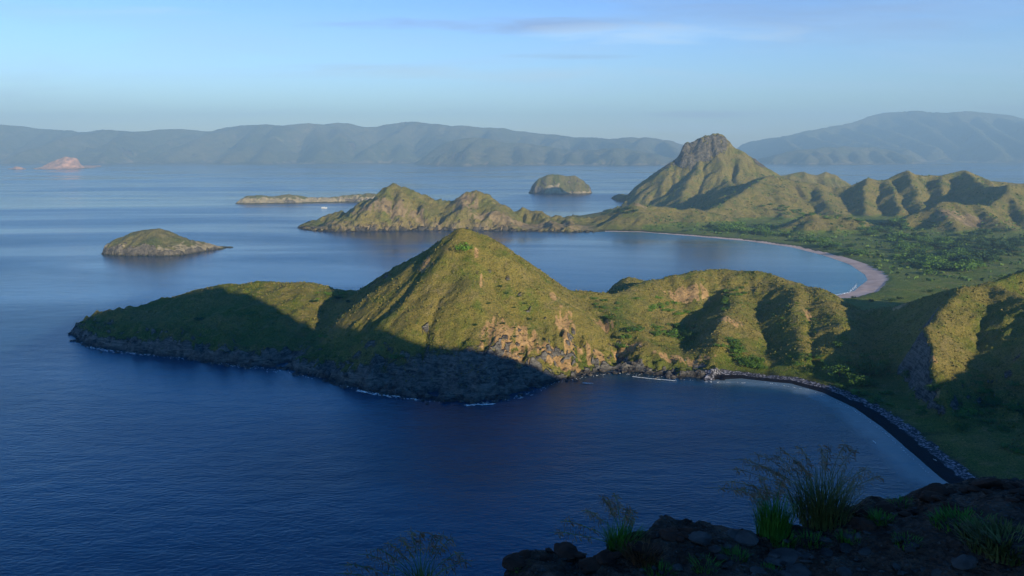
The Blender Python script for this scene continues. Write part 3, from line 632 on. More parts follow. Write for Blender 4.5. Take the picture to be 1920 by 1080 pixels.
# ------------------------------------------------------------------ sea
def sea():
    def axis(a, b, st, lo, hi):
        m = list(np.arange(a, b + st / 2, st)); s = st; v = m[0]; l = []
        while v > lo: s *= 1.35; v -= s; l.append(v)
        s = st; v = m[-1]; r = []
        while v < hi: s *= 1.35; v += s; r.append(v)
        return np.array(l[::-1] + m + r)
    xs = axis(-480, 700, 5, -40000, 40000); ys = axis(300, 1700, 5, -30000, 60000)
    X, Y, F = grid(xs, ys); x = X.ravel(); y = Y.ravel()
    dp, _, _ = poly_dist(x, y, BEACH_PINK, False); db, _, _ = poly_dist(x, y, BEACH_BLACK[1:], False)
    dc, _, _ = poly_dist(x, y, COAST)
    nn = fbm(x / 40, y / 40, 3, .5, 14)
    pink = np.clip(np.exp(-dp / 95) * (1 + .3 * nn), 0, 1)
    strip = np.exp(-(np.clip(db - 9 - 5 * fbm(x / 16, y / 16, 3, .6, 51), 0, None) / 5) ** 2)
    green = np.clip(np.exp(-(dc / 60) ** 2) * (.8 + .5 * nn), 0, 1) * (y < 700) * (x > 20)
    calm = np.clip(1.2 * np.exp(-((x - 120) / 420) ** 2 - ((y - 1120) / 330) ** 2), 0, 1) * (1 - sstep(780, 700, y)) + .7 * sstep(800, 2400, y)
    A = np.stack([pink, strip, green, np.clip(calm, 0, 1)], 1)
    m, t, b = mat('sea water'); q = NB(t)
    pos = q.n('ShaderNodeNewGeometry').outputs['Position']
    at = q.n('ShaderNodeAttribute', attribute_name='masks'); sp = q.n('ShaderNodeSeparateColor'); q.set(sp.inputs[0], at.outputs['Color'])
    deep = q.mix(q.rng(q.noise(pos, .006, 3), .4, .6), (.0001, .030, .078), (.0002, .046, .115))
    c = q.mix(q.m('MULTIPLY', sp.outputs[2], .8), deep, (.008, .026, .028))
    c = q.mix(q.m('MULTIPLY', sp.outputs[0], .75), c, (.05, .20, .24))
    c = q.mix(q.m('MULTIPLY', sp.outputs[1], .85), c, (.16, .22, .25))
    q.set(b.inputs['Base Color'], c)
    b.inputs['IOR'].default_value = 1.333; b.inputs['Specular Tint'].default_value = (.30, .78, 1.0, 1); b.inputs['Specular IOR Level'].default_value = .5
    slick = q.noise(q.scale(pos, .0009, .0030, 1), 1, 5, .55, .8)
    q.set(b.inputs['Roughness'], q.rng(slick, .36, .62, .06, .26))
    w1 = q.noise(q.scale(pos, .35, .55, 1), 1, 4, .6, .3); w2 = q.noise(q.scale(pos, .05, .09, 1), 1, 3, .5); w3 = q.noise(q.scale(pos, 1.6, 2.2, 1), 1, 2, .5)
    hh = q.m('ADD', q.m('ADD', q.m('MULTIPLY', w1, .8), q.m('MULTIPLY', w2, 1.6)), q.m('MULTIPLY', w3, .10))
    bp = q.n('ShaderNodeBump'); q.set(bp.inputs['Height'], hh); bp.inputs['Distance'].default_value = 1.0
    q.set(bp.inputs['Strength'], q.m('MULTIPLY', q.rng(slick, .36, .62, .14, .55), q.m('SUBTRACT', 1.0, q.m('MULTIPLY', at.outputs['Alpha'], .75))))
    q.set(b.inputs['Normal'], bp.outputs[0])
    o = make_mesh('sea', np.stack([x, y, np.zeros(x.size)], 1), F, [m], None, True, A)
    tag(o, 'deep blue sea with fine ripples', None, None, 'structure')
sea()
bedm, bt, bb = mat('sea bed'); bb.inputs['Base Color'].default_value = (.03, .05, .06, 1)

# ------------------------------------------------------------------ haze
def haze():
    xa, xb, ya, yb, za, zb = -15000, 15000, -1500, 17000, -5, 900
    V = [(x, y, z) for z in (za, zb) for y in (ya, yb) for x in (xa, xb)]
    F = [(0, 2, 3, 1), (4, 5, 7, 6), (0, 1, 5, 4), (2, 6, 7, 3), (0, 4, 6, 2), (1, 3, 7, 5)]
    m = bpy.data.materials.new('haze'); m.use_nodes = True; t = m.node_tree; t.nodes.clear()
    o_ = t.nodes.new('ShaderNodeOutputMaterial'); v = t.nodes.new('ShaderNodeVolumePrincipled')
    v.inputs['Color'].default_value = (.48, .77, 1.0, 1); v.inputs['Density'].default_value = 1.1e-4; v.inputs['Anisotropy'].default_value = 0.0
    t.links.new(v.outputs[0], o_.inputs['Volume'])
    o = make_mesh('haze', V, F, [m], None, False); tag(o, 'pale blue morning haze over the sea', None, None, 'stuff')
haze()
#@@OBJECTS
def blade_mat2(name, c0, c1, sc_):
    m, t, b = mat(name); q = NB(t); pos = q.n('ShaderNodeNewGeometry').outputs['Position']
    q.set(b.inputs['Base Color'], q.mix(q.rng(q.noise(pos, sc_, 3), .38, .62), c0, c1)); b.inputs['Roughness'].default_value = .7; return m
# ------------------------------------------------------------------ finding places on the land
def cast_ground(uv, f, t0, t1, n):
    """where sight lines first meet the surface f"""
    uv = np.array(uv, float); a = (uv[:, 0] - 960) / FPX; b = (540 - uv[:, 1]) / FPX
    ts = np.geomspace(t0, t1, n)[None, :]
    x = a[:, None] * ts; y = (CP + b * SP)[:, None] * ts; z = CAM_H + (b * CP - SP)[:, None] * ts
    h = f(x.ravel(), y.ravel()).reshape(x.shape)
    below = z < h; k = below.argmax(1); k = np.where(below.any(1), k, n - 1); k = np.clip(k, 1, n - 1)
    r = np.arange(len(uv)); d0 = (z - h)[r, k - 1]; d1 = (z - h)[r, k]; q = np.clip(d0 / (d0 - d1 + 1e-9), 0, 1)
    tt = ts[0, k - 1] * (1 - q) + ts[0, k] * q
    X = a * tt; Y = (CP + b * SP) * tt
    return np.stack([X, Y, f(X, Y)], 1), below.any(1)
land_h = lambda x, y: land(x, y)[0]

# ------------------------------------------------------------------ trees and bushes
def leaf_mat(name, c0, c1):
    m, t, b = mat(name); q = NB(t)
    oi_ = q.n('ShaderNodeObjectInfo'); pos = q.n('ShaderNodeNewGeometry').outputs['Position']
    n = q.noise(pos, .45, 3); c = q.mix(q.m('ADD', q.m('MULTIPLY', oi_.outputs['Random'], .5), q.rng(n, .35, .65, 0, .5)), c0, c1)
    q.set(b.inputs['Base Color'], c); b.inputs['Roughness'].default_value = .6; return m
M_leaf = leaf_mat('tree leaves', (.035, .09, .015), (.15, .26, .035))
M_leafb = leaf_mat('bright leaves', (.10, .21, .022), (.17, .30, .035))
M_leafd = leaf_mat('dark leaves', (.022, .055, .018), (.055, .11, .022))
M_bark = simple('bark', (.07, .055, .04), (.15, .12, .09), 3)

def crown_mesh(seed, n, lobes, flat, leaf):
    rg = np.random.default_rng(seed); V = []
    cs = []
    for i in range(lobes):
        a = rg.random() * 6.28; rr = rg.random() ** .6 * .62
        cs.append((math.cos(a) * rr, math.sin(a) * rr, .5 + rg.normal() * .14 * flat, .26 + rg.random() * .2))
    for k in range(n):
        c = cs[rg.integers(lobes)]; d = rg.normal(size=3); d /= np.linalg.norm(d)
        r = c[3] * (.55 + .5 * rg.random() ** .5)
        p = np.array(c[:3]) + d * r * np.array([1, 1, flat])
        if p[2] < .12: p[2] = .12 + rg.random() * .1
        nrm = d * .8 + rg.normal(size=3) * .55; nrm /= np.linalg.norm(nrm)
        t1 = np.cross(nrm, rg.normal(size=3)); t1 /= np.linalg.norm(t1); t2 = np.cross(nrm, t1)
        s = leaf * (.6 + .8 * rg.random())
        V += [p - t1 * s, p - t2 * s * .6 + nrm * s * .2, p + t1 * s, p + t2 * s * .6 - nrm * s * .15]
    F = np.arange(len(V)).reshape(-1, 4)
    return np.array(V), F
def tube(V, F, path, rads, k=6):
    base = len(V)
    for i, (p, r) in enumerate(zip(path, rads)):
        p = Vector(p); d = Vector(path[min(i + 1, len(path) - 1)]) - Vector(path[max(i - 1, 0)])
        u = d.normalized().orthogonal().normalized(); v = d.normalized().cross(u)
        for j in range(k):
            a = 6.2832 * j / k; V.append(tuple(p + (u * math.cos(a) + v * math.sin(a)) * r))
    for i in range(len(path) - 1):
        for j in range(k):
            F.append((base + i * k + j, base + i * k + (j + 1) % k, base + (i + 1) * k + (j + 1) % k, base + (i + 1) * k + j))
def trunk_mesh(seed, spread):
    rg = random.Random(seed); V = []; F = []
    tube(V, F, [(0, 0, -.12), (.01, 0, .08), (.03 * spread, .02, .25), (.05, -.02, .45)], [.05, .036, .028, .014])
    for i in range(4):
        a = i * 1.57 + rg.uniform(-.4, .4); r = rg.uniform(.25, .45)
        tube(V, F, [(.03, .0, .16 + .03 * i), (math.cos(a) * r * .5, math.sin(a) * r * .5, .36), (math.cos(a) * r, math.sin(a) * r, .55)], [.022, .015, .007], 5)
    return V, F
PROTO = {}
def proto(kind, i):
    key = (kind, i)
    if key in PROTO: return PROTO[key]
    n, lobes, flat, leaf, m = {'tree': (420, 9, .75, .085, M_leaf), 'bright_bush': (420, 8, .8, .075, M_leafb), 'bush': (360, 7, .7, .085, M_leaf), 'dark_tree': (420, 9, .75, .085, M_leafd), 'near_tree': (900, 13, .9, .055, M_leaf)}[kind]
    V, F = crown_mesh(i * 13 + n, n, lobes, flat, leaf)
    if 'bush' in kind: V = V * np.array([1, 1, .8]) - np.array([0, 0, .10])
    cm = bpy.data.meshes.new('crown'); cm.from_pydata(V.tolist(), [], F.tolist()); cm.materials.append(m)
    TV, TF = trunk_mesh(i, 1); tm = bpy.data.meshes.new('trunk'); tm.from_pydata(TV, [], TF); tm.materials.append(M_bark)
    PROTO[key] = (cm, tm); return PROTO[key]
def plant(kind, i, loc, size, label, cat, group=None, wide=1.0):
    name = 'bush' if 'bush' in kind else 'tree'
    r = bpy.data.objects.new(name, None); COL.objects.link(r); r.location = loc; r.empty_display_size = .5
    r.rotation_euler = (0, 0, random.uniform(0, 6.28)); r.scale = (size * wide, size * wide, size)
    tag(r, label, cat, group)
    cm, tm = proto(kind, i)
    for nm, me in (('crown', cm), ('trunk', tm)):
        c = bpy.data.objects.new(nm, me); COL.objects.link(c); c.parent = r
    return r

def scatter(region, n, minsep=0, jitter=None, seed=0):
    """n points inside a quadrilateral of sight lines, thinned by noise so they clump"""
    rg = np.random.default_rng(seed); out = []
    q = np.array(region, float)
    while len(out) < n:
        s, t = rg.random(2); p = (q[0] * (1 - s) + q[1] * s) * (1 - t) + (q[3] * (1 - s) + q[2] * s) * t
        if perlin(np.array([p[0] / 34.]), np.array([p[1] / 13. + seed]))[0] + rg.random() * .7 > .13: out.append(p)
    return out
PLOTS = [  # (quad of sight lines, how many, low, high, kind, label)
    ([(1320, 424), (1440, 420), (1450, 446), (1330, 434)], 36, 8, 13, 'tree', 'green tree in the thicket beside the narrow end of the pink beach'),
    ([(1440, 442), (1480, 438), (1660, 478), (1600, 480)], 40, 6, 10, 'tree', 'tree in the scrub belt along the back of the pink beach'),
    ([(1610, 415), (1700, 420), (1740, 452), (1620, 446)], 46, 7, 13, 'tree', 'tree on the valley floor between the two low tan hills'),
    ([(1660, 440), (1790, 456), (1830, 500), (1680, 490)], 80, 7, 13, 'tree', 'tree in the dense wood below the tan hill on the right'),
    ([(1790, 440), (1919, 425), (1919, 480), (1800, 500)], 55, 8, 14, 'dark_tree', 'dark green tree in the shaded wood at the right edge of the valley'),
    ([(1690, 490), (1800, 480), (1850, 515), (1740, 515)], 26, 8, 13, 'tree', 'broad tree on the open grass beyond the end of the pink beach'),
]
pp = []; meta_ = []
for k, (qd, n, lo, hi, kd, lb) in enumerate(PLOTS):
    for p in scatter(qd, n, seed=k + 3): pp.append(p); meta_.append((lo, hi, kd, lb))
pts_, ok_ = cast_ground(pp, land_h, 250, 2600, 260)
for (x, y, z), (lo, hi, kd, lb), ok in zip(pts_, meta_, ok_):
    if not ok or z < 2.2 or z > 24: continue
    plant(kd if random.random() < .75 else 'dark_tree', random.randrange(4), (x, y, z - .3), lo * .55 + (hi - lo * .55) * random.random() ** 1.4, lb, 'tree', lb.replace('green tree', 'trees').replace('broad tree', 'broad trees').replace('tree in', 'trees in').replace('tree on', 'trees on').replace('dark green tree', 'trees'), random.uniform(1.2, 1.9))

# (u, v, size, kind, wide, label, group)
G1 = 'bushes on the grassy saddle behind the pointed peak'; G2 = 'bushes in the dark green thicket above the orange bank'; G3 = 'bushes running down the gully to the black beach'; G4 = 'scrub in the hollow between the two hills'
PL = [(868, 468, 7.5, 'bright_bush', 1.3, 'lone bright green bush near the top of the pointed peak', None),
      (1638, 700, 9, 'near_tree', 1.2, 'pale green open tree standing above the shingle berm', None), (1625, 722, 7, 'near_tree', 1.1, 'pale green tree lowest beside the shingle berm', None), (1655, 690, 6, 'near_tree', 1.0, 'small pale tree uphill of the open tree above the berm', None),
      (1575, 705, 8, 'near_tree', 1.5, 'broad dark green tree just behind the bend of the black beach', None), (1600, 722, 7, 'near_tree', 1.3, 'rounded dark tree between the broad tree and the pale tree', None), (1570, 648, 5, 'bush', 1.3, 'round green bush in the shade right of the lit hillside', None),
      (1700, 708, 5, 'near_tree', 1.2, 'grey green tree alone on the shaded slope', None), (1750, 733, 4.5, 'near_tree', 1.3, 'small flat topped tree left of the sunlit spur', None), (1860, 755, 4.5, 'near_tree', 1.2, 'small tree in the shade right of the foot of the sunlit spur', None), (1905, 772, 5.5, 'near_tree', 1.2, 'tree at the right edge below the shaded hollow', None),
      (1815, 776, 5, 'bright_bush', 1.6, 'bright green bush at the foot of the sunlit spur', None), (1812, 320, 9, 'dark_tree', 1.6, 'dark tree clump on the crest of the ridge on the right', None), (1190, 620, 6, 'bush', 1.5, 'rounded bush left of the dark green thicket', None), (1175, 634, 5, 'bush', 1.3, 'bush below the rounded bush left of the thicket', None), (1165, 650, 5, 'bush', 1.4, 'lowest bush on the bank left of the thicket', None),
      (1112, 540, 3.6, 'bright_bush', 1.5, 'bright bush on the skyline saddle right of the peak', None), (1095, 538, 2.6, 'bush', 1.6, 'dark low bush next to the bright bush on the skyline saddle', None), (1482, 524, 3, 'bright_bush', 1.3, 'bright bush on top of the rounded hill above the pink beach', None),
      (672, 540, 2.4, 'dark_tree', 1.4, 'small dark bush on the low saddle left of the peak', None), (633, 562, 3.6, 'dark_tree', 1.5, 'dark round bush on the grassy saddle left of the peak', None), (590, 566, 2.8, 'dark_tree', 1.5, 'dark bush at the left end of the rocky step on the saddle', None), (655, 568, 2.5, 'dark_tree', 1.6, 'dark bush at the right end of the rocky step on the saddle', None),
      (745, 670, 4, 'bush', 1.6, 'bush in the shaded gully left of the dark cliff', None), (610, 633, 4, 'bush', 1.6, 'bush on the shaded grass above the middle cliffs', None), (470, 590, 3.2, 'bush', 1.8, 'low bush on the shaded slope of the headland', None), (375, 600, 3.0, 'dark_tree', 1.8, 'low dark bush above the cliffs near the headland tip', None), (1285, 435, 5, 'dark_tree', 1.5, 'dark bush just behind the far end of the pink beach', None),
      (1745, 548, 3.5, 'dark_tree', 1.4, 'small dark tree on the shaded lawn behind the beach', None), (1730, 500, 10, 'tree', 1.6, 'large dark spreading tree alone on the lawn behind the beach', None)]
def many(reg, n, lo, hi, kd, g, lb, seed, wide=(1.2, 1.7)):
    for p in scatter(reg, n, seed=seed): PL.append((p[0], p[1], random.uniform(lo, hi), kd, random.uniform(*wide), lb, g))
many([(1225, 612), (1310, 612), (1315, 640), (1225, 628)], 20, 3.5, 5.5, 'bush', G2, 'dark green bush in the dense thicket above the orange bank', 31)
many([(1335, 638), (1375, 640), (1440, 695), (1400, 690)], 24, 3.5, 5.5, 'bush', G3, 'green bush in the gully line running down to the black beach', 32)
many([(1185, 560), (1250, 548), (1300, 600), (1215, 590)], 18, 2.2, 4.0, 'bright_bush', G4, 'bright green scrub bush in the hollow right of the peak', 33)
many([(1330, 560), (1400, 530), (1420, 556), (1340, 590)], 16, 2.0, 4.0, 'bush', 'bushes on the shaded side of the middle hills', 'bush in the fold between the tan cliff and the rounded hill', 34)
many([(1110, 560), (1165, 560), (1170, 600), (1120, 600)], 10, 1.8, 3.5, 'bush', 'grey green scrub right of the peak', 'grey green scrub bush on the slope right of the pointed peak', 35)
many([(1540, 545), (1600, 565), (1700, 560), (1640, 575)], 12, 1.8, 3.5, 'dark_tree', 'scrub on the low pass above the valley', 'dark scrub bush on the low pass above the valley', 36)
many([(1450, 660), (1640, 640), (1760, 800), (1560, 735)], 44, 1.6, 4.2, 'bush', 'bushes on the shaded slope behind the black beach', 'dark bush on the shaded slope behind the black beach', 37)
many([(1780, 700), (1915, 690), (1915, 860), (1790, 800)], 26, 1.6, 3.8, 'bush', 'bushes on the shaded slope at the right edge', 'bush on the shaded slope below the sunlit spur at the right edge', 47)
many([(560, 548), (660, 545), (690, 560), (600, 572)], 10, 1.4, 2.6, 'bright_bush', 'low scrub on the grassy saddle', 'low pale scrub on the grassy saddle left of the peak', 38)
many([(1130, 396), (1190, 392), (1195, 402), (1110, 404)], 14, 5, 8, 'dark_tree', 'trees on the neck of the far peninsula', 'dark tree on the narrow neck behind the far peninsula', 39)
many([(1420, 380), (1560, 395), (1600, 415), (1450, 410)], 26, 3, 6, 'tree', 'scattered trees on the green slopes', 'small scattered tree on the green slope behind the valley wood', 40)
many([(880, 480), (980, 560), (1040, 690), (860, 640)], 18, .9, 2.0, 'dark_tree', 'small scrub on the face of the peak', 'tiny dark scrub bush on the open face of the pointed peak', 41)
many([(1380, 560), (1540, 560), (1580, 660), (1420, 660)], 30, .9, 2.2, 'bush', 'small scrub on the rounded hill', 'tiny scrub bush on the sunlit face of the rounded hill', 42)
pts_, ok_ = cast_ground([p[:2] for p in PL], land_h, 250, 2800, 420)
for i, ((x, y, z), p, ok) in enumerate(zip(pts_, PL, ok_)):
    if ok and z > 1.5: plant(p[3], i % 4, (x, y, z - .15), p[2], p[5], 'bush' if 'bush' in p[3] else ('bush' if 'bush' in p[5] or 'scrub' in p[5] else 'tree'), p[6], p[4])

# ------------------------------------------------------------------ shore boulders
def rock_mesh(seed, sub=3, amp=.35, flat=.7):
    import bmesh
    bm = bmesh.new(); bmesh.ops.create_icosphere(bm, subdivisions=sub, radius=1)
    co = np.array([v.co[:] for v in bm.verts]); s = seed * 3.7
    n = fbm(co[:, 0] * 1.1 + s + co[:, 2], co[:, 1] * 1.1 - s + co[:, 2] * .7, 4, .55, seed)
    rg = np.random.default_rng(seed)
    for v, c, k in zip(bm.verts, co, n):
        v.co = v.co * (1 + amp * 1.6 * k)
    for j in range(7):   # broken facets
        d = rg.normal(size=3); d /= np.linalg.norm(d); lim = .62 + .2 * rg.random(); dv = Vector(d)
        for v in bm.verts:
            e = v.co.dot(dv) - lim
            if e > 0: v.co -= dv * e * .92
    for v in bm.verts: v.co.z *= flat
    me = bpy.data.meshes.new('rock'); bm.to_mesh(me); bm.free(); return me
M_rockdark = simple('shore rock', (.03, .028, .027), (.11, .10, .085), .6, bs=.8, bd=.3)
RK = []
for i in range(6):
    me = rock_mesh(i + 1); me.materials.append(M_rockdark); RK.append(me)
rg = np.random.default_rng(77)
def shore_rocks(path, n, lo, hi, lb, g):
    path = np.array(path); seg = np.hypot(*np.diff(path, axis=0).T); cum = np.r_[0, np.cumsum(seg)]
    X = []; 
    for k in range(n):
        s = rg.random() * cum[-1]; i = min(np.searchsorted(cum, s) - 1, len(seg) - 1); i = max(i, 0); t = (s - cum[i]) / seg[i]
        p = path[i] * (1 - t) + path[i + 1] * t + rg.normal(size=2) * 3.0 + np.array([0, -2.0]); X.append(p)
    X = np.array(X); h = land_h(X[:, 0], X[:, 1])
    for (x, y), z in zip(X, h):
        if z < -2.4 or z > 6: continue
        o = bpy.data.objects.new('shore_boulder', RK[rg.integers(6)]); COL.objects.link(o)
        s = lo + (hi - lo) * rg.random() ** 2.2; o.scale = (s * (1 + .5 * rg.random()), s, s * (.7 + .4 * rg.random())); o.location = (x, y, max(z, -.25) + s * .1); o.rotation_euler = (rg.normal() * .2, rg.normal() * .2, rg.random() * 6.28)
        tag(o, lb, 'boulder', g)
shore_rocks(front[:8], 40, .7, 2.6, 'dark boulder at the waterline below the headland tip', 'boulders below the headland tip')
shore_rocks(front[7:16], 60, .8, 3.4, 'dark boulder at the foot of the cliff under the peak', 'boulders under the peak')
shore_rocks(front[15:-2], 70, .7, 2.4, 'rounded boulder on the rocky shore in the inner bay', 'boulders on the inner bay shore')

# ------------------------------------------------------------------ surf
def surf():
    V = []; F = []
    rg = np.random.default_rng(3)
    def blob(x, y, r, ang, z=.35):
        b = len(V); k = 9; V.append((x, y, z + .10)); e = 2.2
        for j in range(k):
            a = 6.2832 * j / k; rr = r * (.5 + rg.random()); px = math.cos(a) * rr * e; py = math.sin(a) * rr * .6
            V.append((x + px * math.cos(ang) - py * math.sin(ang), y + px * math.sin(ang) + py * math.cos(ang), z - .03))
        for j in range(k): F.append((b, b + 1 + j, b + 1 + (j + 1) % k))
    def line(pix, n, r, spread):
        w = [P(u, v, z=.3) for u, v in pix]
        for k in range(n):
            i = rg.integers(len(w) - 1); t = rg.random(); a, b = w[i], w[i + 1]
            x = a[0] + (b[0] - a[0]) * t; y = a[1] + (b[1] - a[1]) * t
            blob(x + rg.normal() * spread, y + rg.normal() * spread, r * (.3 + rg.random()), math.atan2(b[1] - a[1], b[0] - a[0]) + rg.normal() * .2)
    line([(165, 650), (200, 657), (230, 661), (292, 666)], 70, .55, 1.0)
    line([(150, 612), (160, 606)], 12, .6, .8)
    line([(300, 666), (420, 684), (540, 700)], 26, .4, 1.2)
    line([(668, 732), (700, 738), (745, 744)], 70, .6, 1.0); line([(760, 747), (785, 750)], 14, .4, .8)
    line([(872, 760), (925, 757)], 50, .5, .8); line([(640, 722), (655, 726)], 10, .5, .5); line([(940, 752), (1000, 740)], 10, .4, 1)
    line([(1186, 706), (1220, 710), (1268, 714)], 150, .32, .12); line([(1090, 718), (1112, 719)], 30, .4, .35)
    line([(1330, 716), (1400, 718)], 14, .3, .5); line([(1636, 826), (1642, 831)], 10, .22, .15)
    line([(1567, 553), (1590, 549), (1602, 540), (1607, 532)], 160, .55, .8)
    line([(150, 640), (200, 656), (330, 671), (480, 688), (600, 710), (700, 738), (830, 755)], 260, .22, 1.2); line([(890, 758), (980, 741), (1050, 716), (1150, 699), (1330, 716)], 120, .20, 1.0)
    line([(1430, 716), (1520, 732), (1600, 768), (1660, 812), (1700, 850), (1750, 895)], 110, .16, .25)
    m, t, b = mat('surf'); b.inputs['Base Color'].default_value = (.8, .84, .86, 1)
    me = bpy.data.meshes.new('surf_foam'); me.from_pydata(V, [], F); me.materials.append(m)
    o = bpy.data.objects.new('surf_foam', me); COL.objects.link(o); tag(o, 'white surf breaking in thin patches along the shore', None, None, 'stuff')
surf()

# ------------------------------------------------------------------ tussocks: coarse grass nobody could count
def tussocks(name, label, n, x0, x1, y0, y1, lo, hi, zlo, zhi, m, seed, wide=1.0):
    rg = np.random.default_rng(seed); x = x0 + rg.random(n) * (x1 - x0); y = y0 + rg.random(n) * (y1 - y0)
    keep = np.abs(x) < .66 * y + 30; x, y = x[keep], y[keep]
    keep = fbm(x / 34, y / 34, 3, .6, seed) + rg.random(len(x)) * .35 > (.22 if name == 'scrub' else .0); x, y = x[keep], y[keep]
    h, sd, s_ = land(x, y); e = .8; gx = (land(x + e, y)[0] - h) / e; gy = (land(x, y + e)[0] - h) / e
    keep = (h > zlo) & (h < zhi) & (np.hypot(gx, gy) < 1.15) & (sd > 8); x, y, h = x[keep], y[keep], h[keep]; k = len(x)
    V = []; 
    for j in range(4):
        a = rg.random(k) * 6.283; w_ = (lo + (hi - lo) * rg.random(k) ** 2) * wide; t = w_ * (.55 + .4 * rg.random(k)) / wide
        cx_, sy_ = np.cos(a) * w_ * .6, np.sin(a) * w_ * .6; lx, ly = (rg.random(k) - .5) * t, (rg.random(k) - .5) * t
        V.append(np.stack([np.stack([x - cx_, y - sy_, h - .15], 1), np.stack([x + cx_, y + sy_, h - .15], 1), np.stack([x + cx_ * .7 + lx, y + sy_ * .7 + ly, h + t], 1), np.stack([x - cx_ * .8 + lx, y - sy_ * .8 + ly, h + t * .8], 1)], 1))
    V = np.concatenate(V).reshape(-1, 3); F = np.arange(len(V)).reshape(-1, 4)
    o = make_mesh(name, V, F, [m], None, False); tag(o, label, None, None, 'stuff')
M_tus = blade_mat2('tussock grass', (.10, .13, .025), (.28, .22, .07), .35)
M_scr = blade_mat2('low scrub', (.035, .085, .018), (.13, .20, .035), .2)
tussocks('grass_tussocks', 'coarse grass tussocks covering the headland and near hills', 60000, -370, 600, 380, 860, .35, 1.1, 4, 90, M_tus, 61)
tussocks('scrub', 'low green scrub covering the valley floor behind the pink beach', 9000, 250, 1250, 900, 1620, 1.0, 3.8, 2.6, 20, M_scr, 62, 1.3)
tussocks('scrub', 'low scrub dotted over the grassy hills behind the valley', 9000, 250, 1400, 1400, 2300, 1.0, 3.2, 14, 100, M_scr, 63, 1.3)

# ------------------------------------------------------------------ boats
M_white = simple('white boat paint', (.72, .72, .70), (.82, .82, .80), 1.0, .4, .1, .02)
M_wood = simple('weathered wood', (.18, .13, .09), (.32, .25, .18), 3.0)
M_glass, _t, _b = mat('dark cabin glass'); _b.inputs['Base Color'].default_value = (.02, .03, .04, 1); _b.inputs['Roughness'].default_value = .1
def box(V, F, x0, x1, y0, y1, z0, z1, tx=0, ty=0):
    b = len(V)
    for z, s in ((z0, 0), (z1, 1)):
        V.extend([(x0 + tx * s, y0 + ty * s, z), (x1 - tx * s, y0 + ty * s, z), (x1 - tx * s, y1 - ty * s, z), (x0 + tx * s, y1 - ty * s, z)])
    F.extend([(b, b + 3, b + 2, b + 1), (b + 4, b + 5, b + 6, b + 7), (b, b + 1, b + 5, b + 4), (b + 1, b + 2, b + 6, b + 5), (b + 2, b + 3, b + 7, b + 6), (b + 3, b, b + 4, b + 7)])
def part(name, V, F, m, parent=None):
    me = bpy.data.meshes.new(name); me.from_pydata(V, [], F); me.materials.append(m); o = bpy.data.objects.new(name, me); COL.objects.link(o)
    if parent: o.parent = parent
    return o
def boat(loc, rz, L_, label):
    r = bpy.data.objects.new('boat', None); COL.objects.link(r); r.location = loc; r.rotation_euler = (0, 0, rz); r.scale = (L_, L_, L_); tag(r, label, 'boat')
    V = []; F = []; n = 9
    for i in range(n):
        t = i / (n - 1); w_ = .14 * math.sin(math.pi * (.18 + .82 * t)) ** .6 if t < .999 else .004; sh = .10 + .07 * (2 * t - 1) ** 2 * (1 if t < .5 else .7)
        x = .5 - t if False else -.5 + t
        w_ = .13 * (1 - max(0, t - .35) ** 2 / .43); w_ = max(w_, .004)
        for yy, z in ((-w_, sh), (-w_ * .8, .02), (0, -.05), (w_ * .8, .02), (w_, sh)): V.append((x, yy, z))
    for i in range(n - 1):
        for j in range(4): F.append((i * 5 + j, i * 5 + j + 1, (i + 1) * 5 + j + 1, (i + 1) * 5 + j))
        F.append((i * 5 + 4, i * 5, (i + 1) * 5, (i + 1) * 5 + 4))
    F.append((0, 1, 2, 3, 4)); part('hull', V, F, M_white, r)
    V = []; F = []; box(V, F, -.34, .12, -.085, .085, .11, .22, .02, .01); c = part('cabin', V, F, M_white, r)
    V = []; F = []; box(V, F, -.30, .095, -.088, .088, .155, .19); part('window', V, F, M_glass, c)
    V = []; F = []; box(V, F, -.40, .10, -.10, .10, .27, .283); part('canopy', V, F, M_white, r)
    V = []; F = []
    for x in (-.38, -.15, .08):
        for y in (-.085, .085): box(V, F, x - .005, x + .005, y - .005, y + .005, .14, .272)
    part('posts', V, F, M_wood, r)
    V = []; F = []; tube(V, F, [(.2, 0, .1), (.2, 0, .5)], [.008, .005]); part('mast', V, F, M_wood, r)
x_, y_, z_ = P(608, 390.5, z=0); boat((x_, y_, .1), R(8), 15, 'small white boat on open water beside the long thin islet')
# flotsam on the black beach
for (u, v), s in (((1513, 732), 1.2), ((1873 - 120, 863), 1.0)):
    V = []; F = []; tube(V, F, [(-1, 0, .2), (-.3, .1, .28), (.5, -.05, .22), (1.1, .1, .3)], [.16, .14, .11, .05]); tube(V, F, [(.3, 0, .25), (.6, .4, .5)], [.07, .03])
    p_, _ = cast_ground([(u, v)], land_h, 200, 900, 400)
    o = part('driftwood', V, F, M_white); o.location = tuple(p_[0]); o.scale = (s, s, s); o.rotation_euler = (0, 0, 1 + s)
    tag(o, 'pale bleached driftwood near the middle of the black beach' if s > 1.1 else 'pale driftwood at the near end of the black beach', 'driftwood')
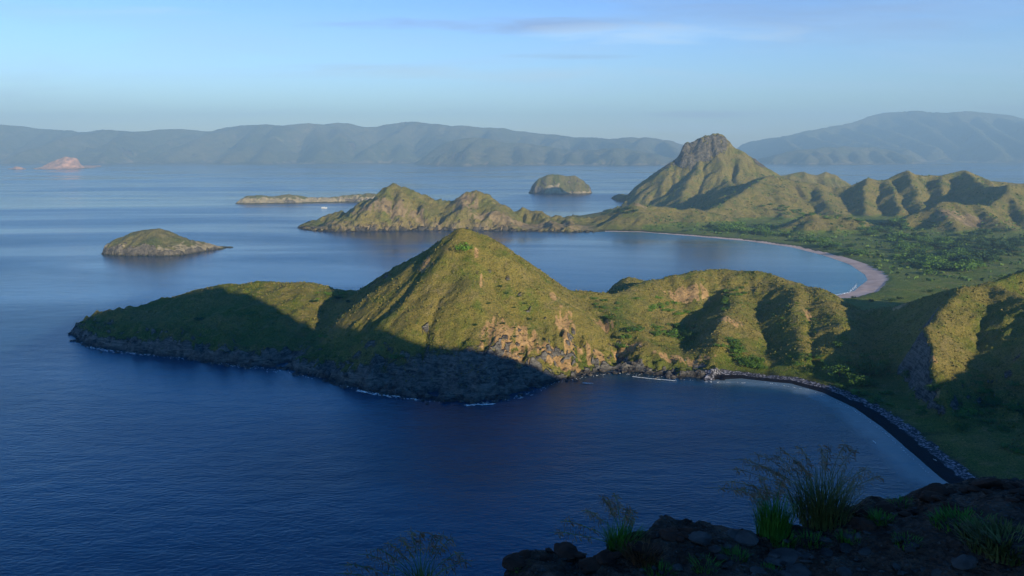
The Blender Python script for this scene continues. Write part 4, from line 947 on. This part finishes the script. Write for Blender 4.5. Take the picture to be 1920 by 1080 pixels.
# ------------------------------------------------------------------ the ledge underfoot
GZ = 148.35
EDGE_PX = [(700, 1190), (800, 1130), (905, 1090), (945, 1050), (1000, 1014), (1060, 1010), (1110, 1030), (1150, 1022), (1190, 992), (1260, 980), (1340, 985), (1400, 990), (1450, 985), (1520, 972), (1580, 948), (1640, 934), (1690, 918), (1740, 904), (1800, 894), (1860, 893), (1940, 893), (2200, 880)]
EDGE = [P(u, v, z=GZ)[:2] for u, v in EDGE_PX]
EDGE = [(-3.0, .6), (-1.5, 1.5)] + EDGE + [(9, EDGE[-1][1])]
_ex = np.array([e[0] for e in EDGE]); _ey = np.array([e[1] for e in EDGE]); _o = np.argsort(_ex); _ex = _ex[_o]; _ey = _ey[_o]
def ledge_h(x, y):
    e = np.interp(x, _ex, _ey) + .06 * fbm(x * 4, y * 0 + 3.3, 4, .6, 2)
    d = e - y
    z = GZ + .10 * fbm(x * .9, y * .9, 3, .5, 4) + .035 * fbm(x * 4, y * 4, 4, .6, 5) + .014 * ridged(x * 13, y * 13, 3, .6, 6) - .007
    lump = np.exp(-(d / .35) ** 2)
    z = z + lump * (.05 * ridged(x * 3.1, y * 3.1, 4, .6, 8) - .02) - .02 * sstep(.6, .0, d)
    z = z + .16 * sstep(1.3, 2.3, x) * sstep(-.2, .5, d) * (.6 + .6 * fbm(x * 1.3, y * 1.3, 3, .5, 12))
    z = z - .012 * (1 - sstep(.9, 1.5, x))
    over = np.clip(-d, 0, None)
    z = z - np.minimum(over * 2.6 + over ** 2 * 2.0, 5.0 + over) * 1.0 + over * .4 * ridged(x * 2, y * 2, 3, .5, 9) * (over < 2)
    return z
xs = np.arange(-3.2, 8.4, .024); ys = np.arange(-.6, 5.6, .024)
X, Y, F = grid(xs, ys); x = X.ravel(); y = Y.ravel(); h = ledge_h(x, y)
gy, gx = np.gradient(h.reshape(X.shape), .024)
nrm = np.stack([-gx.ravel(), -gy.ravel(), np.ones(x.size)], 1); nrm /= np.linalg.norm(nrm, axis=1)[:, None]
def ledge_mat():
    m, t, b = mat('stony ledge'); q = NB(t); pos = q.n('ShaderNodeNewGeometry').outputs['Position']
    n1 = q.noise(pos, 1.6, 5, .6); n2 = q.noise(pos, 9, 5, .65); n3 = q.noise(pos, 45, 3, .6)
    c = q.mix(q.rng(n2, .35, .65), (.026, .017, .013), (.115, .080, .062))
    c = q.mix(q.rng(n1, .5, .7, 0, .6), c, (.085, .036, .022))
    v = q.n('ShaderNodeTexVoronoi'); q.set(v.inputs['Vector'], pos); v.inputs['Scale'].default_value = 38
    c = q.mix(q.m('MULTIPLY', q.rng(v.outputs['Distance'], .20, .32, 1., 0.), q.rng(n2, .45, .6)), c, (.085, .08, .078))
    q.set(b.inputs['Base Color'], c)
    q.set(b.inputs['Normal'], q.bump(q.m('ADD', n3, q.m('SUBTRACT', q.m('MULTIPLY', n2, 2.), v.outputs['Distance'])), .9, .03)); return m
M_ledge = ledge_mat()
o = make_mesh('ground', np.stack([x, y, h], 1), F, [M_ledge], nrm, True); tag(o, 'dark stony ground of the lookout ledge', None, None, 'structure')

def ledge_pt(u, v):
    p, ok = cast_ground([(u, v)], ledge_h, 1.2, 9, 400); return tuple(p[0])
# gravel that nobody could count
def gravel():
    rg = np.random.default_rng(8); n = 2600
    px = rg.random(n) * 4.6 - .6; e = np.interp(px, _ex, _ey); py = 2.3 + rg.random(n) * (e - 2.25); pz = ledge_h(px, py)
    V = []; F = []
    for a, b_, c in zip(px, py, pz):
        s = .004 + .010 * rg.random() ** 3; k = len(V); d = rg.normal(size=(6, 3)) * .25
        base = np.array([(1, 0, 0), (-1, 0, 0), (0, 1, 0), (0, -1, 0), (0, 0, .8), (0, 0, -.8)]) + d
        V += (np.array([a, b_, c + s * .3]) + base * s * np.array([1.2, 1.2, .8])).tolist()
        for f in ((0, 2, 4), (2, 1, 4), (1, 3, 4), (3, 0, 4), (2, 0, 5), (1, 2, 5), (3, 1, 5), (0, 3, 5)): F.append(tuple(k + q for q in f))
    m = simple('gravel chips', (.02, .018, .018), (.09, .085, .083), 25)
    o = part('gravel', V, F, m); tag(o, 'loose gravel chips scattered over the lookout ledge', None, None, 'stuff')
gravel()
M_stone = simple('ledge stone', (.03, .028, .028), (.085, .08, .08), 9, bs=.7, bd=.02); M_stoner = simple('reddish ledge stone', (.02, .012, .01), (.07, .035, .025), 9, bs=.8, bd=.02)
ST = []
for i in range(6):
    for mm in (M_stone, M_stoner):
        me = rock_mesh(i + 20, 3, .3, .6); me.name = 'stone'; me.materials.append(mm); ST.append(me)
def stone(u, v, s, label, g=None, red=False, flat=1.):
    x, y, z = ledge_pt(u, v); o = bpy.data.objects.new('stone', ST[random.randrange(6) * 2 + (1 if red else 0)]); COL.objects.link(o)
    o.location = (x, y, z + s * .12); o.scale = (s * random.uniform(1, 1.5), s, s * .8 * flat); o.rotation_euler = (random.gauss(0, .15), random.gauss(0, .15), random.uniform(0, 6.28)); tag(o, label, 'stone', g)
stone(1478, 1050, .065, 'flat pale grey slab lying below the green tuft', None, False, .4)
stone(1375, 1003, .04, 'upright grey stone at the lip left of the bright green clump')
stone(1312, 1012, .05, 'mossy grey stone near the lip of the ledge', None, False, .6)
stone(1548, 1014, .025, 'small pale stone on the bare gravel below the big grass clump')
stone(1398, 1013, .045, 'rounded stone just right of the upright stone at the lip')
stone(1805, 1057, .045, 'round dark stone near the bottom right corner')
stone(1500, 978, .05, 'flat stone under the dry blades of the big grass clump', None, False, .4)
stone(1336, 980, .05, 'reddish brown rock standing on the lip of the ledge', None, True, 1.3)
stone(1550, 1037, .03, 'flat grey stone right of the pale slab', None, False, .5)
stone(1500, 1076, .05, 'grey stone cut by the bottom edge of the picture', None, False, .5)
rg = np.random.default_rng(5)
for k in range(46): stone(1230 + rg.random() * 560, 1000 + rg.random() * 78, .010 + .022 * rg.random() ** 2, 'small loose grey stone on the gravel of the ledge', 'loose stones on the gravel')
for k in range(34):
    u = 960 + rg.random() * 360; v = np.interp(u, [960, 1000, 1060, 1110, 1190, 1320], [1052, 1026, 1020, 1040, 1005, 995]) + rg.random() * 35
    stone(u, v, .018 + .035 * rg.random() ** 2, 'dark reddish rock bedded in the crumbling left lip of the ledge', 'rocks in the left lip', True, 1.1)
for k in range(30):
    u = 1600 + rg.random() * 318; v = np.interp(u, [1600, 1690, 1760, 1920], [950, 930, 912, 908]) + rg.random() * 45
    stone(u, v, .018 + .04 * rg.random() ** 2, 'dark reddish rock bedded in the right lip of the ledge', 'rocks in the right lip', True, 1.1)

# ------------------------------------------------------------------ grasses
def blade_mat(name, c0, c1):
    m, t, b = mat(name); q = NB(t); pos = q.n('ShaderNodeNewGeometry').outputs['Position']
    q.set(b.inputs['Base Color'], q.mix(q.rng(q.noise(pos, 14, 2), .35, .65), c0, c1)); b.inputs['Roughness'].default_value = .55; return m
M_bg = blade_mat('green blades', (.03, .12, .015), (.085, .21, .03)); M_bd = blade_mat('olive blades', (.045, .065, .018), (.15, .15, .05)); M_dry = blade_mat('dry seed heads', (.16, .085, .045), (.30, .20, .11)); M_brown = blade_mat('dry brown stems', (.09, .04, .02), (.17, .085, .04))
def blades(V, F, n, h, spread, lean=(0, 0), w=.0028, rad=.05, droop=.5, rg=None):
    for k in range(n):
        a = rg.random() * 6.283; r0 = rad * math.sqrt(rg.random()); hh = h * (.45 + .6 * rg.random()); out = spread * (.2 + rg.random()) * hh
        x, y = math.cos(a) * r0, math.sin(a) * r0; a2 = a + rg.normal() * .5
        dx = math.cos(a2) * out + lean[0] * hh; dy = math.sin(a2) * out + lean[1] * hh; px, py = -math.sin(a2) * w, math.cos(a2) * w
        b = len(V); S = 5
        for i in range(S + 1):
            t = i / S; ww = (1 - t) ** .6 + .05; z = hh * (t - droop * out / hh * t * t * .6)
            V.append((x + dx * t ** 1.6 - px * ww, y + dy * t ** 1.6 - py * ww, z - .01)); V.append((x + dx * t ** 1.6 + px * ww, y + dy * t ** 1.6 + py * ww, z - .01))
        for i in range(S): F.append((b + 2 * i, b + 2 * i + 1, b + 2 * i + 3, b + 2 * i + 2))
def seed_stalk(V, F, H, L_, dx, dy, h, rg, plume=.3):
    """a thin stem (into V, F) ending in a loose drooping plume (into H, L_)"""
    S = 8; path = []
    for i in range(S + 1):
        t = i / S; path.append((dx * t ** 1.8, dy * t ** 1.8, h * (t - .12 * t * t)))
    path += [(dx * 1.12, dy * 1.12, h * .885), (dx * 1.25, dy * 1.25, h * .87)]
    tube(V, F, path, [.0013] * (len(path) - 2) + [.0009, .0005], 4)
    L0 = len(path)
    for k in range(70):
        t = 1 - plume + plume * 1.35 * rg.random(); f = t * S
        i = min(int(f), L0 - 2); q = f - i; a, b = path[i], path[i + 1]; p = [a[j] + (b[j] - a[j]) * min(q, 1) for j in range(3)]
        s = .010 + .016 * rg.random(); d = rg.normal(size=3); d /= np.linalg.norm(d); d[2] -= .35
        e = [p[j] + d[j] * s * (1.4 - .4 * q) for j in range(3)]; m_ = .0013
        bb = len(H); H.extend([(p[0], p[1], p[2]), (e[0] - m_, e[1], e[2] - m_), (e[0] + d[0] * .006, e[1] + d[1] * .006, e[2] + d[2] * .006 - .002), (e[0] + m_, e[1] + m_, e[2] + m_)]); L_.append((bb, bb + 1, bb + 2, bb + 3))
def clump(u, v, label, n, h, spread, m, rad=.05, stalks=(), lean=(0, 0), name='grass_clump', droop=.5, group=None, seed=0, dz=0, sm=None, w=.0022, at=None):
    rg = np.random.default_rng(seed + int(u)); x, y, z = ledge_pt(u, v) if at is None else at
    r = bpy.data.objects.new(name, None); COL.objects.link(r); r.location = (x, y, z - .01 + dz); tag(r, label, 'grass', group)
    V = []; F = []; blades(V, F, n, h, spread, lean, w, rad, droop, rg); part('blades', V, F, m, r)
    if stalks:
        V = []; F = []; H = []; L_ = []
        for (dx, dy, hh) in stalks: 
            b0 = len(V), len(H); seed_stalk(V, F, H, L_, dx, dy, hh, rg)
        part('stems', V, F, sm or m, r); part('seed_heads', H, L_, M_dry, r)
S1 = [(-.40, .0, .20), (-.36, .03, .25), (-.30, -.02, .30), (-.27, .05, .26), (-.22, 0, .34), (-.34, .02, .31), (-.18, .02, .36), (-.10, .03, .37), (-.02, .0, .38), (.03, .05, .36), (.08, 0, .40), (.13, .02, .36), (-.25, .1, .30), (-.14, -.05, .33), (.25, .05, .20), (.19, .02, .26), (-.42, .05, .14), (-.38, -.03, .18)]
clump(1540, 968, 'large olive grass clump with brown seed heads on the lip of the ledge', 430, .27, .75, M_bd, .12, S1, (-.05, 0), seed=1)
clump(1450, 996, 'bright green grass clump left of the large seeding clump', 380, .20, .40, M_bg, .07, [(-.10, 0, .26), (-.06, .02, .29), (-.13, .03, .22), (.02, 0, .28)], seed=2)
clump(1165, 1030, 'bright green grass clump leaning over the left lip with thin seed stalks', 330, .15, .5, M_bg, .06, [(-.14, 0, .21), (-.08, .02, .27), (-.03, 0, .29), (-.22, .03, .14), (-.05, .04, .24), (.02, 0, .22), (.05, .02, .2), (-.25, 0, .10)], (.1, 0), seed=3)
S2 = [(-.28, 0, .16), (-.22, .02, .20), (-.17, 0, .24), (-.13, .03, .25), (-.08, 0, .30), (-.04, .02, .32), (0, 0, .33), (.05, .02, .30), (.09, 0, .31), (.12, .02, .28), (.15, 0, .22), (-.30, .02, .10), (.18, .0, .18)]
clump(800, 1105, 'sparse grass clump with tall seed stalks at the bottom of the picture', 150, .16, .7, M_bd, .06, S2, seed=4, sm=M_bg, at=P(790, 1112, z=GZ - .22))
clump(1205, 1045, 'dry brown tangled tuft beside the left green clump', 420, .09, .8, M_brown, .07, seed=5, name='dry_tuft')
for u, v, n, h, lb in [(1468, 1014, 160, .06, 'low green tuft directly below the bright green clump'), (1520, 1018, 140, .07, 'low green tuft below the large seeding clump'), (1378, 1044, 130, .055, 'small green tuft left of the pale slab'), (1595, 1010, 150, .05, 'low green tuft in the middle of the gravel'),
                       (1700, 1016, 130, .05, 'small green tuft on bare ground toward the right'), (1650, 975, 150, .06, 'green tuft right of the large seeding clump'), (1235, 1078, 150, .07, 'green tuft on the bottom edge left of the gravel'), (1320, 1064, 170, .06, 'spreading green tuft near the bottom edge'),
                       (975, 1062, 90, .05, 'yellow green sprig on the far left tip of the ledge'), (1690, 946, 120, .06, 'green tuft at the foot of the dark right rock'), (1440, 1068, 110, .035, 'tiny green tuft below the pale slab')]:
    clump(u, v, lb, n, h, .7, M_bg, .05, seed=int(v), name='grass_tuft')
clump(1810, 985, 'dark green leafy tuft in the shade of the right rocks', 380, .07, .8, M_bg, .13, seed=9, name='grass_tuft', w=.004)
clump(1885, 1020, 'dark low shrub in the bottom right corner', 700, .085, .9, M_bd, .15, seed=10, name='grass_tuft', w=.004)
